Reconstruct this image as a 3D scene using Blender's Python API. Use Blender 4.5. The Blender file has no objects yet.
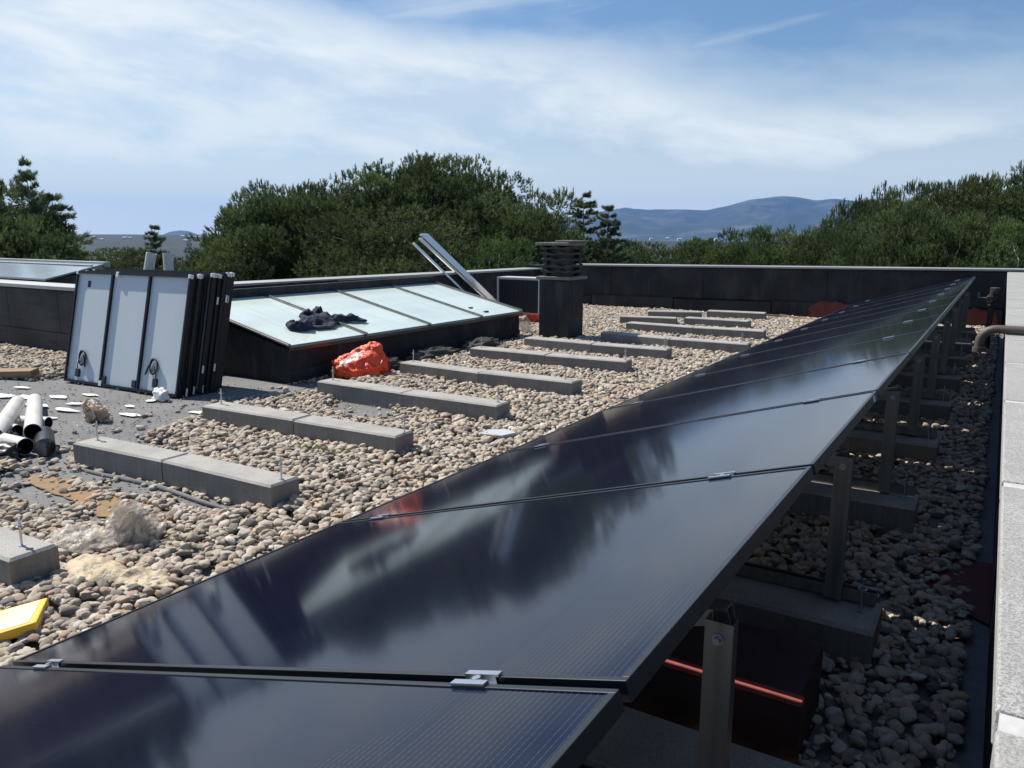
import bpy, math, random
import numpy as np
from mathutils import Vector, Matrix, Euler, noise as mnoise
R = math.radians
C = bpy.context.scene.collection
SC = bpy.context.scene
GZ = -1.42            # top of the roof ballast; the camera stands at the origin, eye height 1.42 m
DECK = -1.46          # roof membrane
rng = random.Random(7)

# ------------------------------------------------------------------ materials
MATS = {}
def srgb(r, g, b):
    f = lambda c: (c/255/12.92) if c/255 <= .04045 else ((c/255+.055)/1.055)**2.4
    return (f(r), f(g), f(b), 1)
def mat(name, base=(.5,.5,.5), rough=.8, metal=0, spec=.5, noise=None, bump=None, coat=0, transmission=0, alpha=1, sheen=0):
    """noise = list of (scale, detail, lo, hi, colour, amount); bump = (scale, strength, distance)"""
    m = bpy.data.materials.new(name); m.use_nodes = True
    nt = m.node_tree; N = nt.nodes; L = nt.links
    p = N['Principled BSDF']
    p.inputs['Roughness'].default_value = rough; p.inputs['Metallic'].default_value = metal
    p.inputs['Specular IOR Level'].default_value = spec; p.inputs['Coat Weight'].default_value = coat
    p.inputs['Transmission Weight'].default_value = transmission
    p.inputs['Alpha'].default_value = alpha
    p.inputs['Sheen Weight'].default_value = sheen
    tc0 = N.new('ShaderNodeTexCoord'); oi = N.new('ShaderNodeObjectInfo'); ofs = N.new('ShaderNodeVectorMath'); ofs.operation = 'MULTIPLY_ADD'
    cmb = N.new('ShaderNodeCombineXYZ'); L.new(oi.outputs['Random'], cmb.inputs[0]); L.new(oi.outputs['Random'], cmb.inputs[1]); L.new(oi.outputs['Random'], cmb.inputs[2])
    L.new(cmb.outputs[0], ofs.inputs[0]); ofs.inputs[1].default_value = (37,23,0); L.new(tc0.outputs['Object'], ofs.inputs[2])
    class _T: outputs = {'Object': ofs.outputs[0]}
    tc = _T
    col = None
    rgb = N.new('ShaderNodeRGB'); rgb.outputs[0].default_value = (*base[:3], 1); col = rgb.outputs[0]
    for (sc, det, lo, hi, c, amt) in (noise or []):
        n = N.new('ShaderNodeTexNoise'); n.inputs['Detail'].default_value = det
        if isinstance(sc, tuple):
            mp = N.new('ShaderNodeMapping'); mp.inputs['Scale'].default_value = sc; n.inputs['Scale'].default_value = 1
            L.new(tc.outputs['Object'], mp.inputs[0]); L.new(mp.outputs[0], n.inputs['Vector'])
        else:
            n.inputs['Scale'].default_value = sc; L.new(tc.outputs['Object'], n.inputs['Vector'])
        mr = N.new('ShaderNodeMapRange'); mr.inputs[1].default_value = lo; mr.inputs[2].default_value = hi
        mr.inputs[4].default_value = amt
        L.new(n.outputs[0], mr.inputs[0])
        mx = N.new('ShaderNodeMix'); mx.data_type = 'RGBA'
        L.new(mr.outputs[0], mx.inputs[0]); L.new(col, mx.inputs[6]); mx.inputs[7].default_value = (*c[:3], 1)
        col = mx.outputs[2]
    L.new(col, p.inputs['Base Color'])
    if bump:
        n = N.new('ShaderNodeTexNoise'); n.inputs['Detail'].default_value = 5
        if isinstance(bump[0], tuple):
            mp = N.new('ShaderNodeMapping'); mp.inputs['Scale'].default_value = bump[0]; n.inputs['Scale'].default_value = 1
            L.new(tc.outputs['Object'], mp.inputs[0]); L.new(mp.outputs[0], n.inputs['Vector'])
        else:
            n.inputs['Scale'].default_value = bump[0]; L.new(tc.outputs['Object'], n.inputs['Vector'])
        b = N.new('ShaderNodeBump'); b.inputs['Strength'].default_value = bump[1]; b.inputs['Distance'].default_value = bump[2]
        L.new(n.outputs[0], b.inputs['Height']); L.new(b.outputs[0], p.inputs['Normal'])
    MATS[name] = m
    return m
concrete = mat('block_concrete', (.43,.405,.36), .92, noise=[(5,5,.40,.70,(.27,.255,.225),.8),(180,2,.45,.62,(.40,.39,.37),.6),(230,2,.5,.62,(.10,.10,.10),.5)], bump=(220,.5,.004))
concrete_shaded_side = mat('ribbed_shade_toned_concrete', (.22,.21,.19), .95, noise=[((38,38,1.5),2,.42,.66,(.14,.135,.12),.45),(7,4,.4,.7,(.15,.14,.12),.6),(200,2,.5,.65,(.33,.31,.29),.5)], bump=((45,45,3),.35,.004))  # ribbed sides, coloured darker than the tops to imitate their shade
felt = mat('grey_felt', (.165,.165,.165), .95, noise=[(2.2,6,.35,.65,(.115,.115,.115),.8),(26,5,.45,.7,(.23,.225,.21),.5),(300,2,.5,.62,(.27,.27,.27),.4)], bump=(6,.5,.02))
bitumen = mat('bitumen_sheet', (.020,.022,.025), .72, spec=.25, noise=[(1.7,6,.42,.68,(.05,.051,.05),.7),((5,5,.8),5,.52,.7,(.075,.073,.068),.6),(40,4,.5,.7,(.03,.03,.033),.7)], bump=(2.6,1,.10))
bitumen_old = mat('weathered_bitumen_sheet', (.06,.058,.052), .9, spec=.25, noise=[(1.6,6,.38,.68,(.10,.097,.088),.8),((2,2,14),4,.45,.7,(.035,.034,.032),.6)], bump=(5,.5,.03))
coping_metal = mat('coping_sheet', (.42,.42,.40), .5, metal=.3, noise=[((.7,.7,5),4,.4,.7,(.28,.28,.26),.7)])
terrazzo = mat('terrazzo_coping', (.42,.415,.39), .85, noise=[(260,3,.42,.56,(.17,.165,.155),.9),(420,2,.5,.58,(.50,.49,.46),.7),(8,6,.4,.7,(.24,.235,.22),.5),(1.2,5,.4,.7,(.30,.29,.27),.5)], bump=(120,.35,.003))
mortar = mat('coping_mortar', (.55,.54,.52), .9, noise=[(30,4,.4,.7,(.42,.41,.39),.7)], bump=(60,.4,.004))
alu = mat('aluminium', (.72,.74,.76), .32, metal=1, noise=[((2,60,60),3,.4,.7,(.55,.57,.6),.6)])
alu_dull = mat('dull_aluminium', (.36,.36,.345), .38, metal=.95, noise=[((30,30,2),4,.4,.7,(.18,.185,.185),.7)])
zinc = mat('zinc_steel', (.5,.55,.62), .35, metal=1)
black_frame = mat('black_anodised', (.045,.047,.05), .30, metal=.55, spec=.6)
stack_frame = mat('black_painted_frame', (.012,.013,.015), .45, spec=.3)
black_plastic = mat('black_plastic', (.012,.012,.013), .4)
backsheet = mat('white_back_sheet', (.64,.68,.68), .45, noise=[((3,.6,3),3,.4,.7,(.58,.62,.63),.6)])
white_plastic = mat('white_plastic', (.72,.72,.70), .45)
paper = mat('white_paper', (.78,.79,.78), .8)
tube_white = mat('white_tube', (.62,.60,.55), .55, noise=[(9,5,.45,.7,(.45,.42,.36),.6)])
orange = mat('orange_plastic', (.90,.075,.018), .42, noise=[(7,4,.4,.7,(.95,.17,.05),.7)], bump=(38,.8,.02))
cloth_dark = mat('navy_cloth', (.014,.017,.032), .85, spec=.3, noise=[(9,4,.42,.65,(.05,.055,.09),.8)], bump=(22,.6,.01))  # blue-grey mottling stands in for highlights on the folds
cloth_grey = mat('grey_lining', (.06,.055,.075), .9, bump=(20,.6,.01))
clear_film = mat('cloudy_film', (.74,.69,.61), .34, alpha=.42, noise=[(20,4,.4,.65,(.45,.38,.30),.7)], bump=(45,.6,.02))
tan_clear = mat('yellowed_film', (.70,.58,.43), .6, alpha=.9, bump=(45,.5,.02))
tan_film = mat('tan_film', (.52,.42,.27), .6, alpha=.96, noise=[(12,4,.4,.65,(.42,.33,.20),.7)], bump=(24,.8,.02))
yellow = mat('yellow_foam', (.85,.50,.035), .5, noise=[(6,3,.4,.6,(.88,.60,.12),.5)])
pale_top = mat('yellow_block_face', (.85,.76,.50), .5, noise=[(5,3,.35,.65,(.85,.66,.25),.8)])
timber = mat('timber', (.30,.20,.12), .85, noise=[((3,40,40),4,.4,.7,(.18,.12,.07),.7)], bump=((4,50,50),.4,.004))
red_paint = mat('red_roof_paint', (.15,.028,.018), .65, noise=[(8,5,.4,.7,(.11,.02,.014),.8)], bump=(12,.4,.01))
red_felt = mat('dull_red_sheet', (.13,.032,.032), .85, noise=[(6,5,.4,.7,(.10,.035,.038),.8)], bump=(9,.5,.02))
sunlit_red = mat('sunlit_red_edge', (.34,.075,.06), .8, noise=[(16,5,.4,.7,(.22,.05,.045),.8)], bump=(20,.5,.01))  # brighter red imitates the stripe of sun along the kerb edge
shaded_red = mat('shade_darkened_red_sheet', (.035,.016,.017), .85, noise=[(6,5,.4,.7,(.06,.025,.025),.8)], bump=(9,.5,.02))  # kerb red darkened in the colour to imitate the shade under the panels
rust_mud = mat('orange_mud', (.30,.18,.07), .9, noise=[(22,5,.4,.65,(.19,.15,.11),.9)], bump=(40,.5,.006))
rust = mat('old_pipe_steel', (.10,.083,.07), .6, metal=.15, noise=[(20,5,.4,.7,(.11,.09,.075),.7)])
chimney_slab = mat('chimney_slab', (.20,.19,.165), .95, noise=[(14,5,.4,.7,(.11,.105,.095),.8),(90,2,.5,.65,(.3,.29,.25),.5)], bump=(60,.6,.006))
chimney_dark = mat('sooty_slab', (.060,.056,.050), .95, noise=[(14,5,.4,.7,(.03,.03,.028),.8)], bump=(50,.6,.008))
ac_white = mat('painted_casing', (.5,.5,.5), .45)
fins = mat('dark_coil', (.02,.024,.03), .5, bump=((2,2,120),1,.01))
glass_pale = mat('opal_glass', (.66,.75,.68), .16, spec=.4, noise=[((2.5,.8,1),5,.4,.7,(.54,.62,.58),.8),((1.2,9,1),5,.5,.7,(.52,.58,.52),.5),(60,3,.55,.7,(.46,.52,.47),.5)])
glass_grey = mat('grey_glass', (.30,.36,.40), .18, spec=.5, noise=[(1.5,3,.4,.7,(.24,.30,.34),.6)])
bark = mat('pine_bark', (.20,.165,.135), .95, noise=[((8,8,2),4,.4,.7,(.36,.32,.28),.7)])
weed = mat('weed_leaf', (.36,.40,.16), .8)
stone_tile = mat('grey_tile_piece', (.42,.44,.45), .7)
render_white = mat('house_wall', (.75,.74,.70), .9)
roof_tile = mat('house_roof', (.50,.42,.36), .9)

# photovoltaic glass : fine bus bars across black cells
def pv_mat():
    m = bpy.data.materials.new('photovoltaic_glass'); m.use_nodes = True
    nt = m.node_tree; N = nt.nodes; L = nt.links; p = N['Principled BSDF']
    tc = N.new('ShaderNodeTexCoord'); sx = N.new('ShaderNodeSeparateXYZ'); L.new(tc.outputs['Object'], sx.inputs[0])
    def math_(op, a, b=None):
        n = N.new('ShaderNodeMath'); n.operation = op
        for i, v in enumerate((a, b)):
            if v is None: continue
            if isinstance(v, (int, float)): n.inputs[i].default_value = v
            else: L.new(v, n.inputs[i])
        return n.outputs[0]
    bus = math_('LESS_THAN', math_('FRACT', math_('DIVIDE', sx.outputs[0], .0098)), .12)
    dots = math_('LESS_THAN', math_('FRACT', math_('DIVIDE', sx.outputs[1], .012)), .62)
    busd = math_('MULTIPLY', bus, math_('ADD', math_('MULTIPLY', dots, .35), .65))
    gap1 = math_('LESS_THAN', math_('FRACT', math_('DIVIDE', sx.outputs[1], .1845)), .012)
    gap2 = math_('LESS_THAN', math_('FRACT', math_('DIVIDE', sx.outputs[0], .0925)), .02)
    gap = math_('MAXIMUM', gap1, gap2)
    mx = N.new('ShaderNodeMix'); mx.data_type = 'RGBA'; mx.inputs[6].default_value = (.0022,.0034,.013,1); mx.inputs[7].default_value = (.036,.040,.066,1)
    L.new(busd, mx.inputs[0])
    mx2 = N.new('ShaderNodeMix'); mx2.data_type = 'RGBA'; mx2.inputs[7].default_value = (.003,.003,.004,1)
    L.new(mx.outputs[2], mx2.inputs[6]); L.new(gap, mx2.inputs[0])
    L.new(mx2.outputs[2], p.inputs['Base Color'])
    p.inputs['IOR'].default_value = 1.42
    p.inputs['Specular IOR Level'].default_value = .5
    # dust film varies the gloss
    n = N.new('ShaderNodeTexNoise'); n.inputs['Scale'].default_value = 3; n.inputs['Detail'].default_value = 6
    L.new(tc.outputs['Object'], n.inputs['Vector'])
    mr = N.new('ShaderNodeMapRange'); mr.inputs[3].default_value = .058; mr.inputs[4].default_value = .095
    L.new(n.outputs[0], mr.inputs[0]); L.new(mr.outputs[0], p.inputs['Roughness'])
    return m
pv = pv_mat()

# pebbles : colour from an attribute stored on each stone
def pebble_mat(name):
    m = bpy.data.materials.new(name); m.use_nodes = True
    nt = m.node_tree; N = nt.nodes; L = nt.links; p = N['Principled BSDF']
    a = N.new('ShaderNodeAttribute'); a.attribute_type = 'INSTANCER'; a.attribute_name = 'tone'
    cr = N.new('ShaderNodeValToRGB'); e = cr.color_ramp.elements
    cols = [(0,(.10,.085,.07)),(.15,(.21,.19,.165)),(.3,(.32,.265,.20)),(.45,(.42,.36,.275)),(.6,(.50,.45,.37)),(.72,(.36,.24,.165)),(.84,(.58,.53,.44)),(.93,(.46,.31,.16)),(1,(.70,.66,.58))]
    e[0].position = 0; e[0].color = (*cols[0][1],1); e[1].position = 1; e[1].color = (*cols[-1][1],1)
    for pos, c in cols[1:-1]:
        k = cr.color_ramp.elements.new(pos); k.color = (*c, 1)
    L.new(a.outputs['Fac'], cr.inputs[0])
    tc = N.new('ShaderNodeTexCoord'); n = N.new('ShaderNodeTexNoise'); n.inputs['Scale'].default_value = 2.2; n.inputs['Detail'].default_value = 4
    L.new(tc.outputs['Object'], n.inputs['Vector'])
    mr = N.new('ShaderNodeMapRange'); mr.inputs[3].default_value = .72; mr.inputs[4].default_value = 1.22; L.new(n.outputs[0], mr.inputs[0])
    vm = N.new('ShaderNodeVectorMath'); vm.operation = 'SCALE'; L.new(cr.outputs[0], vm.inputs[0]); L.new(mr.outputs[0], vm.inputs['Scale'])
    L.new(vm.outputs[0], p.inputs['Base Color']); p.inputs['Roughness'].default_value = .82; p.inputs['Specular IOR Level'].default_value = .3
    return m
pebble = pebble_mat('river_pebble')

def leaf_mat(name, dark, light):
    m = bpy.data.materials.new(name); m.use_nodes = True
    nt = m.node_tree; N = nt.nodes; L = nt.links; p = N['Principled BSDF']
    a = N.new('ShaderNodeAttribute'); a.attribute_name = 'tone'
    mx = N.new('ShaderNodeMix'); mx.data_type = 'RGBA'; mx.inputs[6].default_value = (*dark,1); mx.inputs[7].default_value = (*light,1)
    L.new(a.outputs['Fac'], mx.inputs[0])
    oi = N.new('ShaderNodeObjectInfo'); hs = N.new('ShaderNodeHueSaturation'); mr = N.new('ShaderNodeMapRange'); mr.inputs[3].default_value = .75; mr.inputs[4].default_value = 1.25
    mh = N.new('ShaderNodeMapRange'); mh.inputs[3].default_value = .488; mh.inputs[4].default_value = .52
    L.new(oi.outputs['Random'], mr.inputs[0]); L.new(oi.outputs['Random'], mh.inputs[0]); L.new(mr.outputs[0], hs.inputs['Value']); L.new(mh.outputs[0], hs.inputs['Hue']); L.new(mx.outputs[2], hs.inputs['Color'])
    L.new(hs.outputs[0], p.inputs['Base Color'])
    p.inputs['Roughness'].default_value = .6; p.inputs['Specular IOR Level'].default_value = .25
    tr = N.new('ShaderNodeBsdfTranslucent'); L.new(hs.outputs[0], tr.inputs[0])
    ms = N.new('ShaderNodeMixShader'); ms.inputs[0].default_value = .22
    L.new(p.outputs[0], ms.inputs[1]); L.new(tr.outputs[0], ms.inputs[2]); L.new(ms.outputs[0], N['Material Output'].inputs[0])
    return m
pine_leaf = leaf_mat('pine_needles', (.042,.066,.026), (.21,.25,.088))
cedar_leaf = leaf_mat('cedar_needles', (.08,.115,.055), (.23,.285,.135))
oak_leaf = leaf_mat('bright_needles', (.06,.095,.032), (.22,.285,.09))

# ------------------------------------------------------------------ mesh builder
class MB:
    def __init__(s): s.v = []; s.f = []; s.mi = []; s.sm = []
    def add(s, vs, fs, mi=0, smooth=False):
        o = len(s.v); s.v += [tuple(v) for v in vs]
        for f in fs: s.f.append(tuple(i+o for i in f)); s.mi.append(mi); s.sm.append(smooth)
        return s
    def box(s, x0, x1, y0, y1, z0, z1, mi=0, M=None, top=None):
        vs = [Vector((x,y,z)) for z in (z0,z1) for y in (y0,y1) for x in (x0,x1)]
        if M is not None: vs = [M @ v for v in vs]
        fs = [(0,2,3,1),(4,5,7,6),(0,1,5,4),(2,6,7,3),(0,4,6,2),(1,3,7,5)]
        s.add(vs, fs, mi)
        if top is not None: s.mi[-5] = top
        return s
    def prism(s, poly, z0, z1, mi=0, M=None):
        n = len(poly); vs = [Vector((x,y,z0)) for x,y in poly] + [Vector((x,y,z1)) for x,y in poly]
        if M is not None: vs = [M @ v for v in vs]
        fs = [tuple(range(n))[::-1], tuple(range(n,2*n))] + [(i,(i+1)%n,(i+1)%n+n,i+n) for i in range(n)]
        return s.add(vs, fs, mi)
    def tube(s, pts, r, n=12, mi=0, caps=True, smooth=True):
        pts = [Vector(p) for p in pts]; k = len(pts)
        rs = r if isinstance(r, (list,tuple)) else [r]*k
        ref = None; rings = []
        for i, p in enumerate(pts):
            d = (pts[min(i+1,k-1)] - pts[max(i-1,0)]).normalized()
            if ref is None: ref = d.orthogonal().normalized()
            a = (ref - d*ref.dot(d)).normalized(); ref = a; b = d.cross(a)
            rings.append([p + (a*math.cos(t)+b*math.sin(t))*rs[i] for t in [2*math.pi*j/n for j in range(n)]])
        vs = [v for rg in rings for v in rg]; fs = []
        for i in range(k-1):
            for j in range(n): fs.append((i*n+j, i*n+(j+1)%n, (i+1)*n+(j+1)%n, (i+1)*n+j))
        s.add(vs, fs, mi, smooth)
        if caps: s.add(rings[0], [tuple(range(n))[::-1]], mi); s.add(rings[-1], [tuple(range(n))], mi)
        return s
    def hollow(s, a, b, ro, ri, n=24, mi=0, mi_in=1):
        a = Vector(a); b = Vector(b); d = (b-a).normalized(); u = d.orthogonal().normalized(); w = d.cross(u)
        cs = [(math.cos(2*math.pi*j/n), math.sin(2*math.pi*j/n)) for j in range(n)]
        V = [p + (u*c+w*t)*r for p, r in ((a,ro),(b,ro),(b,ri),(a,ri)) for c, t in cs]
        for k, m in ((0,mi),(1,mi),(2,mi_in),(3,mi)):
            k2 = (k+1) % 4
            o = len(s.v)
            s.add(V[k*n:(k+1)*n] + V[k2*n:(k2+1)*n], [(j, (j+1)%n, n+(j+1)%n, n+j) for j in range(n)], m, k in (0,2))
        return s
    def build(s, name, mats, parent=None, bevel=0, loc=None):
        me = bpy.data.meshes.new(name)
        vs = s.v
        me.from_pydata(vs, [], s.f)
        mats = mats if isinstance(mats, (list,tuple)) else [mats]
        for m in mats: me.materials.append(m)
        me.polygons.foreach_set('material_index', s.mi); me.polygons.foreach_set('use_smooth', s.sm)
        me.update()
        o = bpy.data.objects.new(name, me); C.objects.link(o)
        if parent: o.parent = parent
        if loc is not None: o.location = loc
        if bevel:
            b = o.modifiers.new('bevel', 'BEVEL'); b.width = bevel; b.segments = 2; b.limit_method = 'ANGLE'; b.angle_limit = R(40)
        return o
def tag(o, label=None, cat=None, group=None, kind=None):
    if label: o['label'] = label
    if cat: o['category'] = cat
    if group: o['group'] = group
    if kind: o['kind'] = kind
    return o
def empty(name, loc, rot=(0,0,0)):
    o = bpy.data.objects.new(name, None); C.objects.link(o); o.location = loc; o.rotation_euler = rot; o.empty_display_size = .1
    return o
def copy_tree(o, parent=None):
    c = o.copy(); C.objects.link(c); c.parent = parent
    for ch in [x for x in KIDS.get(o.name, [])]: KIDS.setdefault(c.name, []).append(copy_tree(ch, c))
    return c
KIDS = {}
def reg(root):
    """remember the children of a prototype so that copy_tree need not search"""
    for o in [x for x in C.objects if x.parent == root]:
        KIDS.setdefault(root.name, []).append(o); reg(o)

def inpoly(x, y, poly):
    c = False; n = len(poly)
    for i in range(n):
        x1,y1 = poly[i]; x2,y2 = poly[i-1]
        if (y1 > y) != (y2 > y) and x < (x2-x1)*(y-y1)/(y2-y1+1e-12)+x1: c = not c
    return c
def edge_dist(x, y, poly):
    d = 1e9
    for i in range(len(poly)):
        x1,y1 = poly[i]; x2,y2 = poly[i-1]; dx,dy = x2-x1,y2-y1
        t = max(0,min(1,((x-x1)*dx+(y-y1)*dy)/(dx*dx+dy*dy+1e-12)))
        d = min(d, math.hypot(x-x1-t*dx, y-y1-t*dy))
    return d
def fold(poly, res, hmax, edge=.05, fs=6, seed=0, name='cloth', mats=None, parent=None, M=None, base=.006, ridge=.6):
    """a crumpled sheet with real thickness, outlined by poly in its own plane"""
    xs = [p[0] for p in poly]; ys = [p[1] for p in poly]
    nx = int((max(xs)-min(xs))/res)+2; ny = int((max(ys)-min(ys))/res)+2
    mb = MB(); idx = {}
    vs = []; fs_ = []
    def vid(i, j, top):
        k = (i,j,top)
        if k in idx: return idx[k]
        x = min(xs)+i*res; y = min(ys)+j*res
        w = mnoise.noise(Vector((x*9, y*9, seed+3)))*res*1.5
        xx, yy = x+w, y+mnoise.noise(Vector((x*9, y*9, seed+8)))*res*1.5
        if top:
            d = edge_dist(x, y, poly) if inpoly(x, y, poly) else 0
            e = min(1, d/edge)**.6
            n1 = mnoise.noise(Vector((x*fs, y*fs, seed)))
            n2 = 1-abs(mnoise.noise(Vector((x*fs*1.7+5, y*fs*1.7, seed+1))))*2.2
            vd = mnoise.voronoi(Vector((x*fs*.9,y*fs*.9+x*fs*.3,seed+.5)))[0]; cr = min(.7,vd[1]-vd[0])
            h = base + hmax*e*max(.05, (1-ridge)*(.55+n1*.7+.7*(cr-.25)) + ridge*max(0,n2)*(.65+n1*.6))
        else: h = 0
        idx[k] = len(vs); vs.append(Vector((xx, yy, h))); return idx[k]
    cells = {(i,j) for i in range(nx) for j in range(ny) if inpoly(min(xs)+(i+.5)*res, min(ys)+(j+.5)*res, poly)}
    for i,j in cells:
        fs_.append((vid(i,j,1),vid(i+1,j,1),vid(i+1,j+1,1),vid(i,j+1,1)))
        fs_.append((vid(i,j,0),vid(i,j+1,0),vid(i+1,j+1,0),vid(i+1,j,0)))
        for (di,dj,a,b) in ((-1,0,(i,j+1),(i,j)),(1,0,(i+1,j),(i+1,j+1)),(0,-1,(i,j),(i+1,j)),(0,1,(i+1,j+1),(i,j+1))):
            if (i+di,j+dj) not in cells: fs_.append((vid(*a,1),vid(*a,0),vid(*b,0),vid(*b,1)))
    if M is not None: vs = [M @ v for v in vs]
    mb.add(vs, fs_, 0, True)
    return mb.build(name, mats, parent)
def crumple(name, mats, loc, size, seed, parent=None, f=2.2, amp=.45, sub=4, flat=False):
    import bmesh
    bm = bmesh.new(); bmesh.ops.create_icosphere(bm, subdivisions=sub, radius=1)
    for v in bm.verts:
        p = v.co.copy(); q = p*f*.8+Vector((seed*1.7,seed,0))
        dd = mnoise.voronoi(q)[0]; d3 = mnoise.voronoi(q*2.1)[0]
        v.co *= 1+amp*.8*mnoise.noise(p*f*.6+Vector((seed,0,0)))+amp*.55*(min(.6,dd[1]-dd[0])-.3)+amp*.22*(min(.6,d3[1]-d3[0])-.3)
        v.co.x *= size[0]; v.co.y *= size[1]; v.co.z = max(v.co.z, -.55)*size[2]
    for fa in bm.faces: fa.smooth = not flat
    me = bpy.data.meshes.new(name); bm.to_mesh(me); bm.free(); me.materials.append(mats)
    o = bpy.data.objects.new(name, me); C.objects.link(o); o.location = loc
    if parent: o.parent = parent
    return o

# ------------------------------------------------------------------ camera (level horizon, 27.5 mm)
f_px, pitch, yaw, roll = 780.56, .1873, .5580, .0038
cyw, syw, cp, sp = math.cos(yaw), math.sin(yaw), math.cos(pitch), math.sin(pitch)
fw = Vector((-syw*cp, cyw*cp, -sp)); rt = Vector((cyw, syw, 0)); up = rt.cross(fw)
rt2 = rt*math.cos(roll)+up*math.sin(roll); up2 = up*math.cos(roll)-rt*math.sin(roll)
cam = bpy.data.cameras.new('camera'); co = bpy.data.objects.new('camera', cam); C.objects.link(co)
co.matrix_world = Matrix(((rt2.x,up2.x,-fw.x,0),(rt2.y,up2.y,-fw.y,0),(rt2.z,up2.z,-fw.z,0),(0,0,0,1)))
cam.sensor_width = 36; cam.lens = f_px/1024*36; cam.clip_start = .05; cam.clip_end = 60000
SC.camera = co

# ------------------------------------------------------------------ light
SUN_EL = R(52); SUNV = Vector((-.78, .02, 1)).normalized()     # towards the sun
sun = bpy.data.lights.new('sun', 'SUN'); sun.energy = 5.0; sun.angle = R(.55); sun.color = (1,.95,.87)
so = bpy.data.objects.new('sun', sun); C.objects.link(so)
so.rotation_euler = SUNV.to_track_quat('Z', 'Y').to_euler()
w = bpy.data.worlds.new('World'); SC.world = w; w.use_nodes = True
nt = w.node_tree; N = nt.nodes; L = nt.links; N.clear()
def wm(op, a, b=None, c=None, clamp=False):
    n = N.new('ShaderNodeMath'); n.operation = op; n.use_clamp = clamp
    for i, v in enumerate((a, b, c)):
        if v is None: continue
        if isinstance(v, (int, float)): n.inputs[i].default_value = v
        else: L.new(v, n.inputs[i])
    return n.outputs[0]
sky = N.new('ShaderNodeTexSky'); sky.sky_type = 'NISHITA'; sky.sun_disc = False
sky.sun_elevation = SUN_EL; sky.sun_rotation = math.atan2(SUNV.x, SUNV.y) % (2*math.pi)
sky.air_density = 1.3; sky.dust_density = .4; sky.ozone_density = 3.0; sky.altitude = 650
tc = N.new('ShaderNodeTexCoord')
def dotp(v):
    n = N.new('ShaderNodeVectorMath'); n.operation = 'DOT_PRODUCT'; L.new(tc.outputs['Generated'], n.inputs[0]); n.inputs[1].default_value = v
    return n.outputs['Value']
dF, dR, dZ = dotp((-syw,cyw,0)), dotp((cyw,syw,0)), dotp((0,0,1))
az = wm('ARCTAN2', dR, dF); el = wm('ARCSINE', dZ)
def wnoise(sx, sy, off, detail, dist=0, rough=.55, scale=1, tilt=0):
    cb = N.new('ShaderNodeCombineXYZ')
    e2 = wm('ADD', el, wm('MULTIPLY', az, tilt)) if tilt else el
    L.new(wm('MULTIPLY', az, sx), cb.inputs[0]); L.new(wm('MULTIPLY', e2, sy), cb.inputs[1]); cb.inputs[2].default_value = off
    n = N.new('ShaderNodeTexNoise'); n.inputs['Scale'].default_value = scale; n.inputs['Detail'].default_value = detail
    n.inputs['Roughness'].default_value = rough; n.inputs['Distortion'].default_value = dist
    L.new(cb.outputs[0], n.inputs['Vector']); return n.outputs[0]
def ramp(x, lo, hi):
    n = N.new('ShaderNodeMapRange'); n.interpolation_type = 'SMOOTHSTEP'; n.inputs[1].default_value = lo; n.inputs[2].default_value = hi
    L.new(x, n.inputs[0]); return n.outputs[0]
big = wnoise(2.2, 6, 1.3, 4, .1, .5, tilt=.12)
fine = wnoise(6.5, 19, 4.7, 8, .25, .6, tilt=.12)
wisp = wnoise(3.4, 20, 9.1, 6, .5, .55, tilt=-.16)
# the long bank of cloud: its upper edge sinks towards the right
edge = wm('SUBTRACT', .235, wm('MULTIPLY', wm('MAXIMUM', -.62, wm('MINIMUM', .75, az)), .15))
d = wm('SUBTRACT', el, edge)
d = wm('ADD', d, wm('MULTIPLY', wm('SUBTRACT', big, .5), .20))
d = wm('ADD', d, wm('MULTIPLY', wm('SUBTRACT', fine, .5), .10))
bank = wm('SUBTRACT', 1.0, ramp(d, -.05, .055))
low = ramp(wm('ADD', el, wm('MULTIPLY', wm('SUBTRACT', fine, .5), .09)), .055, .125)   # thins towards the horizon
low = wm('ADD', wm('MULTIPLY', low, .42), .58)
body = wm('ADD', wm('MULTIPLY', ramp(fine, .34, .66), .38), wm('ADD', wm('MULTIPLY', ramp(big, .3, .7), .20), .44))
c1 = wm('MULTIPLY', wm('MULTIPLY', bank, low), body)
c2 = wm('MULTIPLY', ramp(wm('ADD', wisp, wm('MULTIPLY', wm('SUBTRACT', big, .5), .8)), .44, .86), .48)
high = wm('MULTIPLY', ramp(wnoise(2.0, 2.6, 21, 6, .5), .45, .70), .40)
high = wm('MULTIPLY', high, ramp(el, .30, .50))
front = wm('ADD', wm('MULTIPLY', ramp(dF, .05, .6), .80), .20)
cl = wm('MAXIMUM', wm('MULTIPLY', wm('MAXIMUM', c1, c2), front), wm('MULTIPLY', high, .45))
cl = wm('MAXIMUM', cl, wm('MULTIPLY', front, wm('SUBTRACT', .90, wm('MULTIPLY', el, 4.2))))
cl = wm('MAXIMUM', cl, .02)
mx = N.new('ShaderNodeMix'); mx.data_type = 'RGBA'
skt = N.new('ShaderNodeVectorMath'); skt.operation = 'MULTIPLY'; L.new(sky.outputs[0], skt.inputs[0]); skt.inputs[1].default_value = (.84,.99,1.15)
L.new(cl, mx.inputs[0]); L.new(skt.outputs[0], mx.inputs[6]); mx.inputs[7].default_value = (10.3,11.0,11.1,1)
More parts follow.
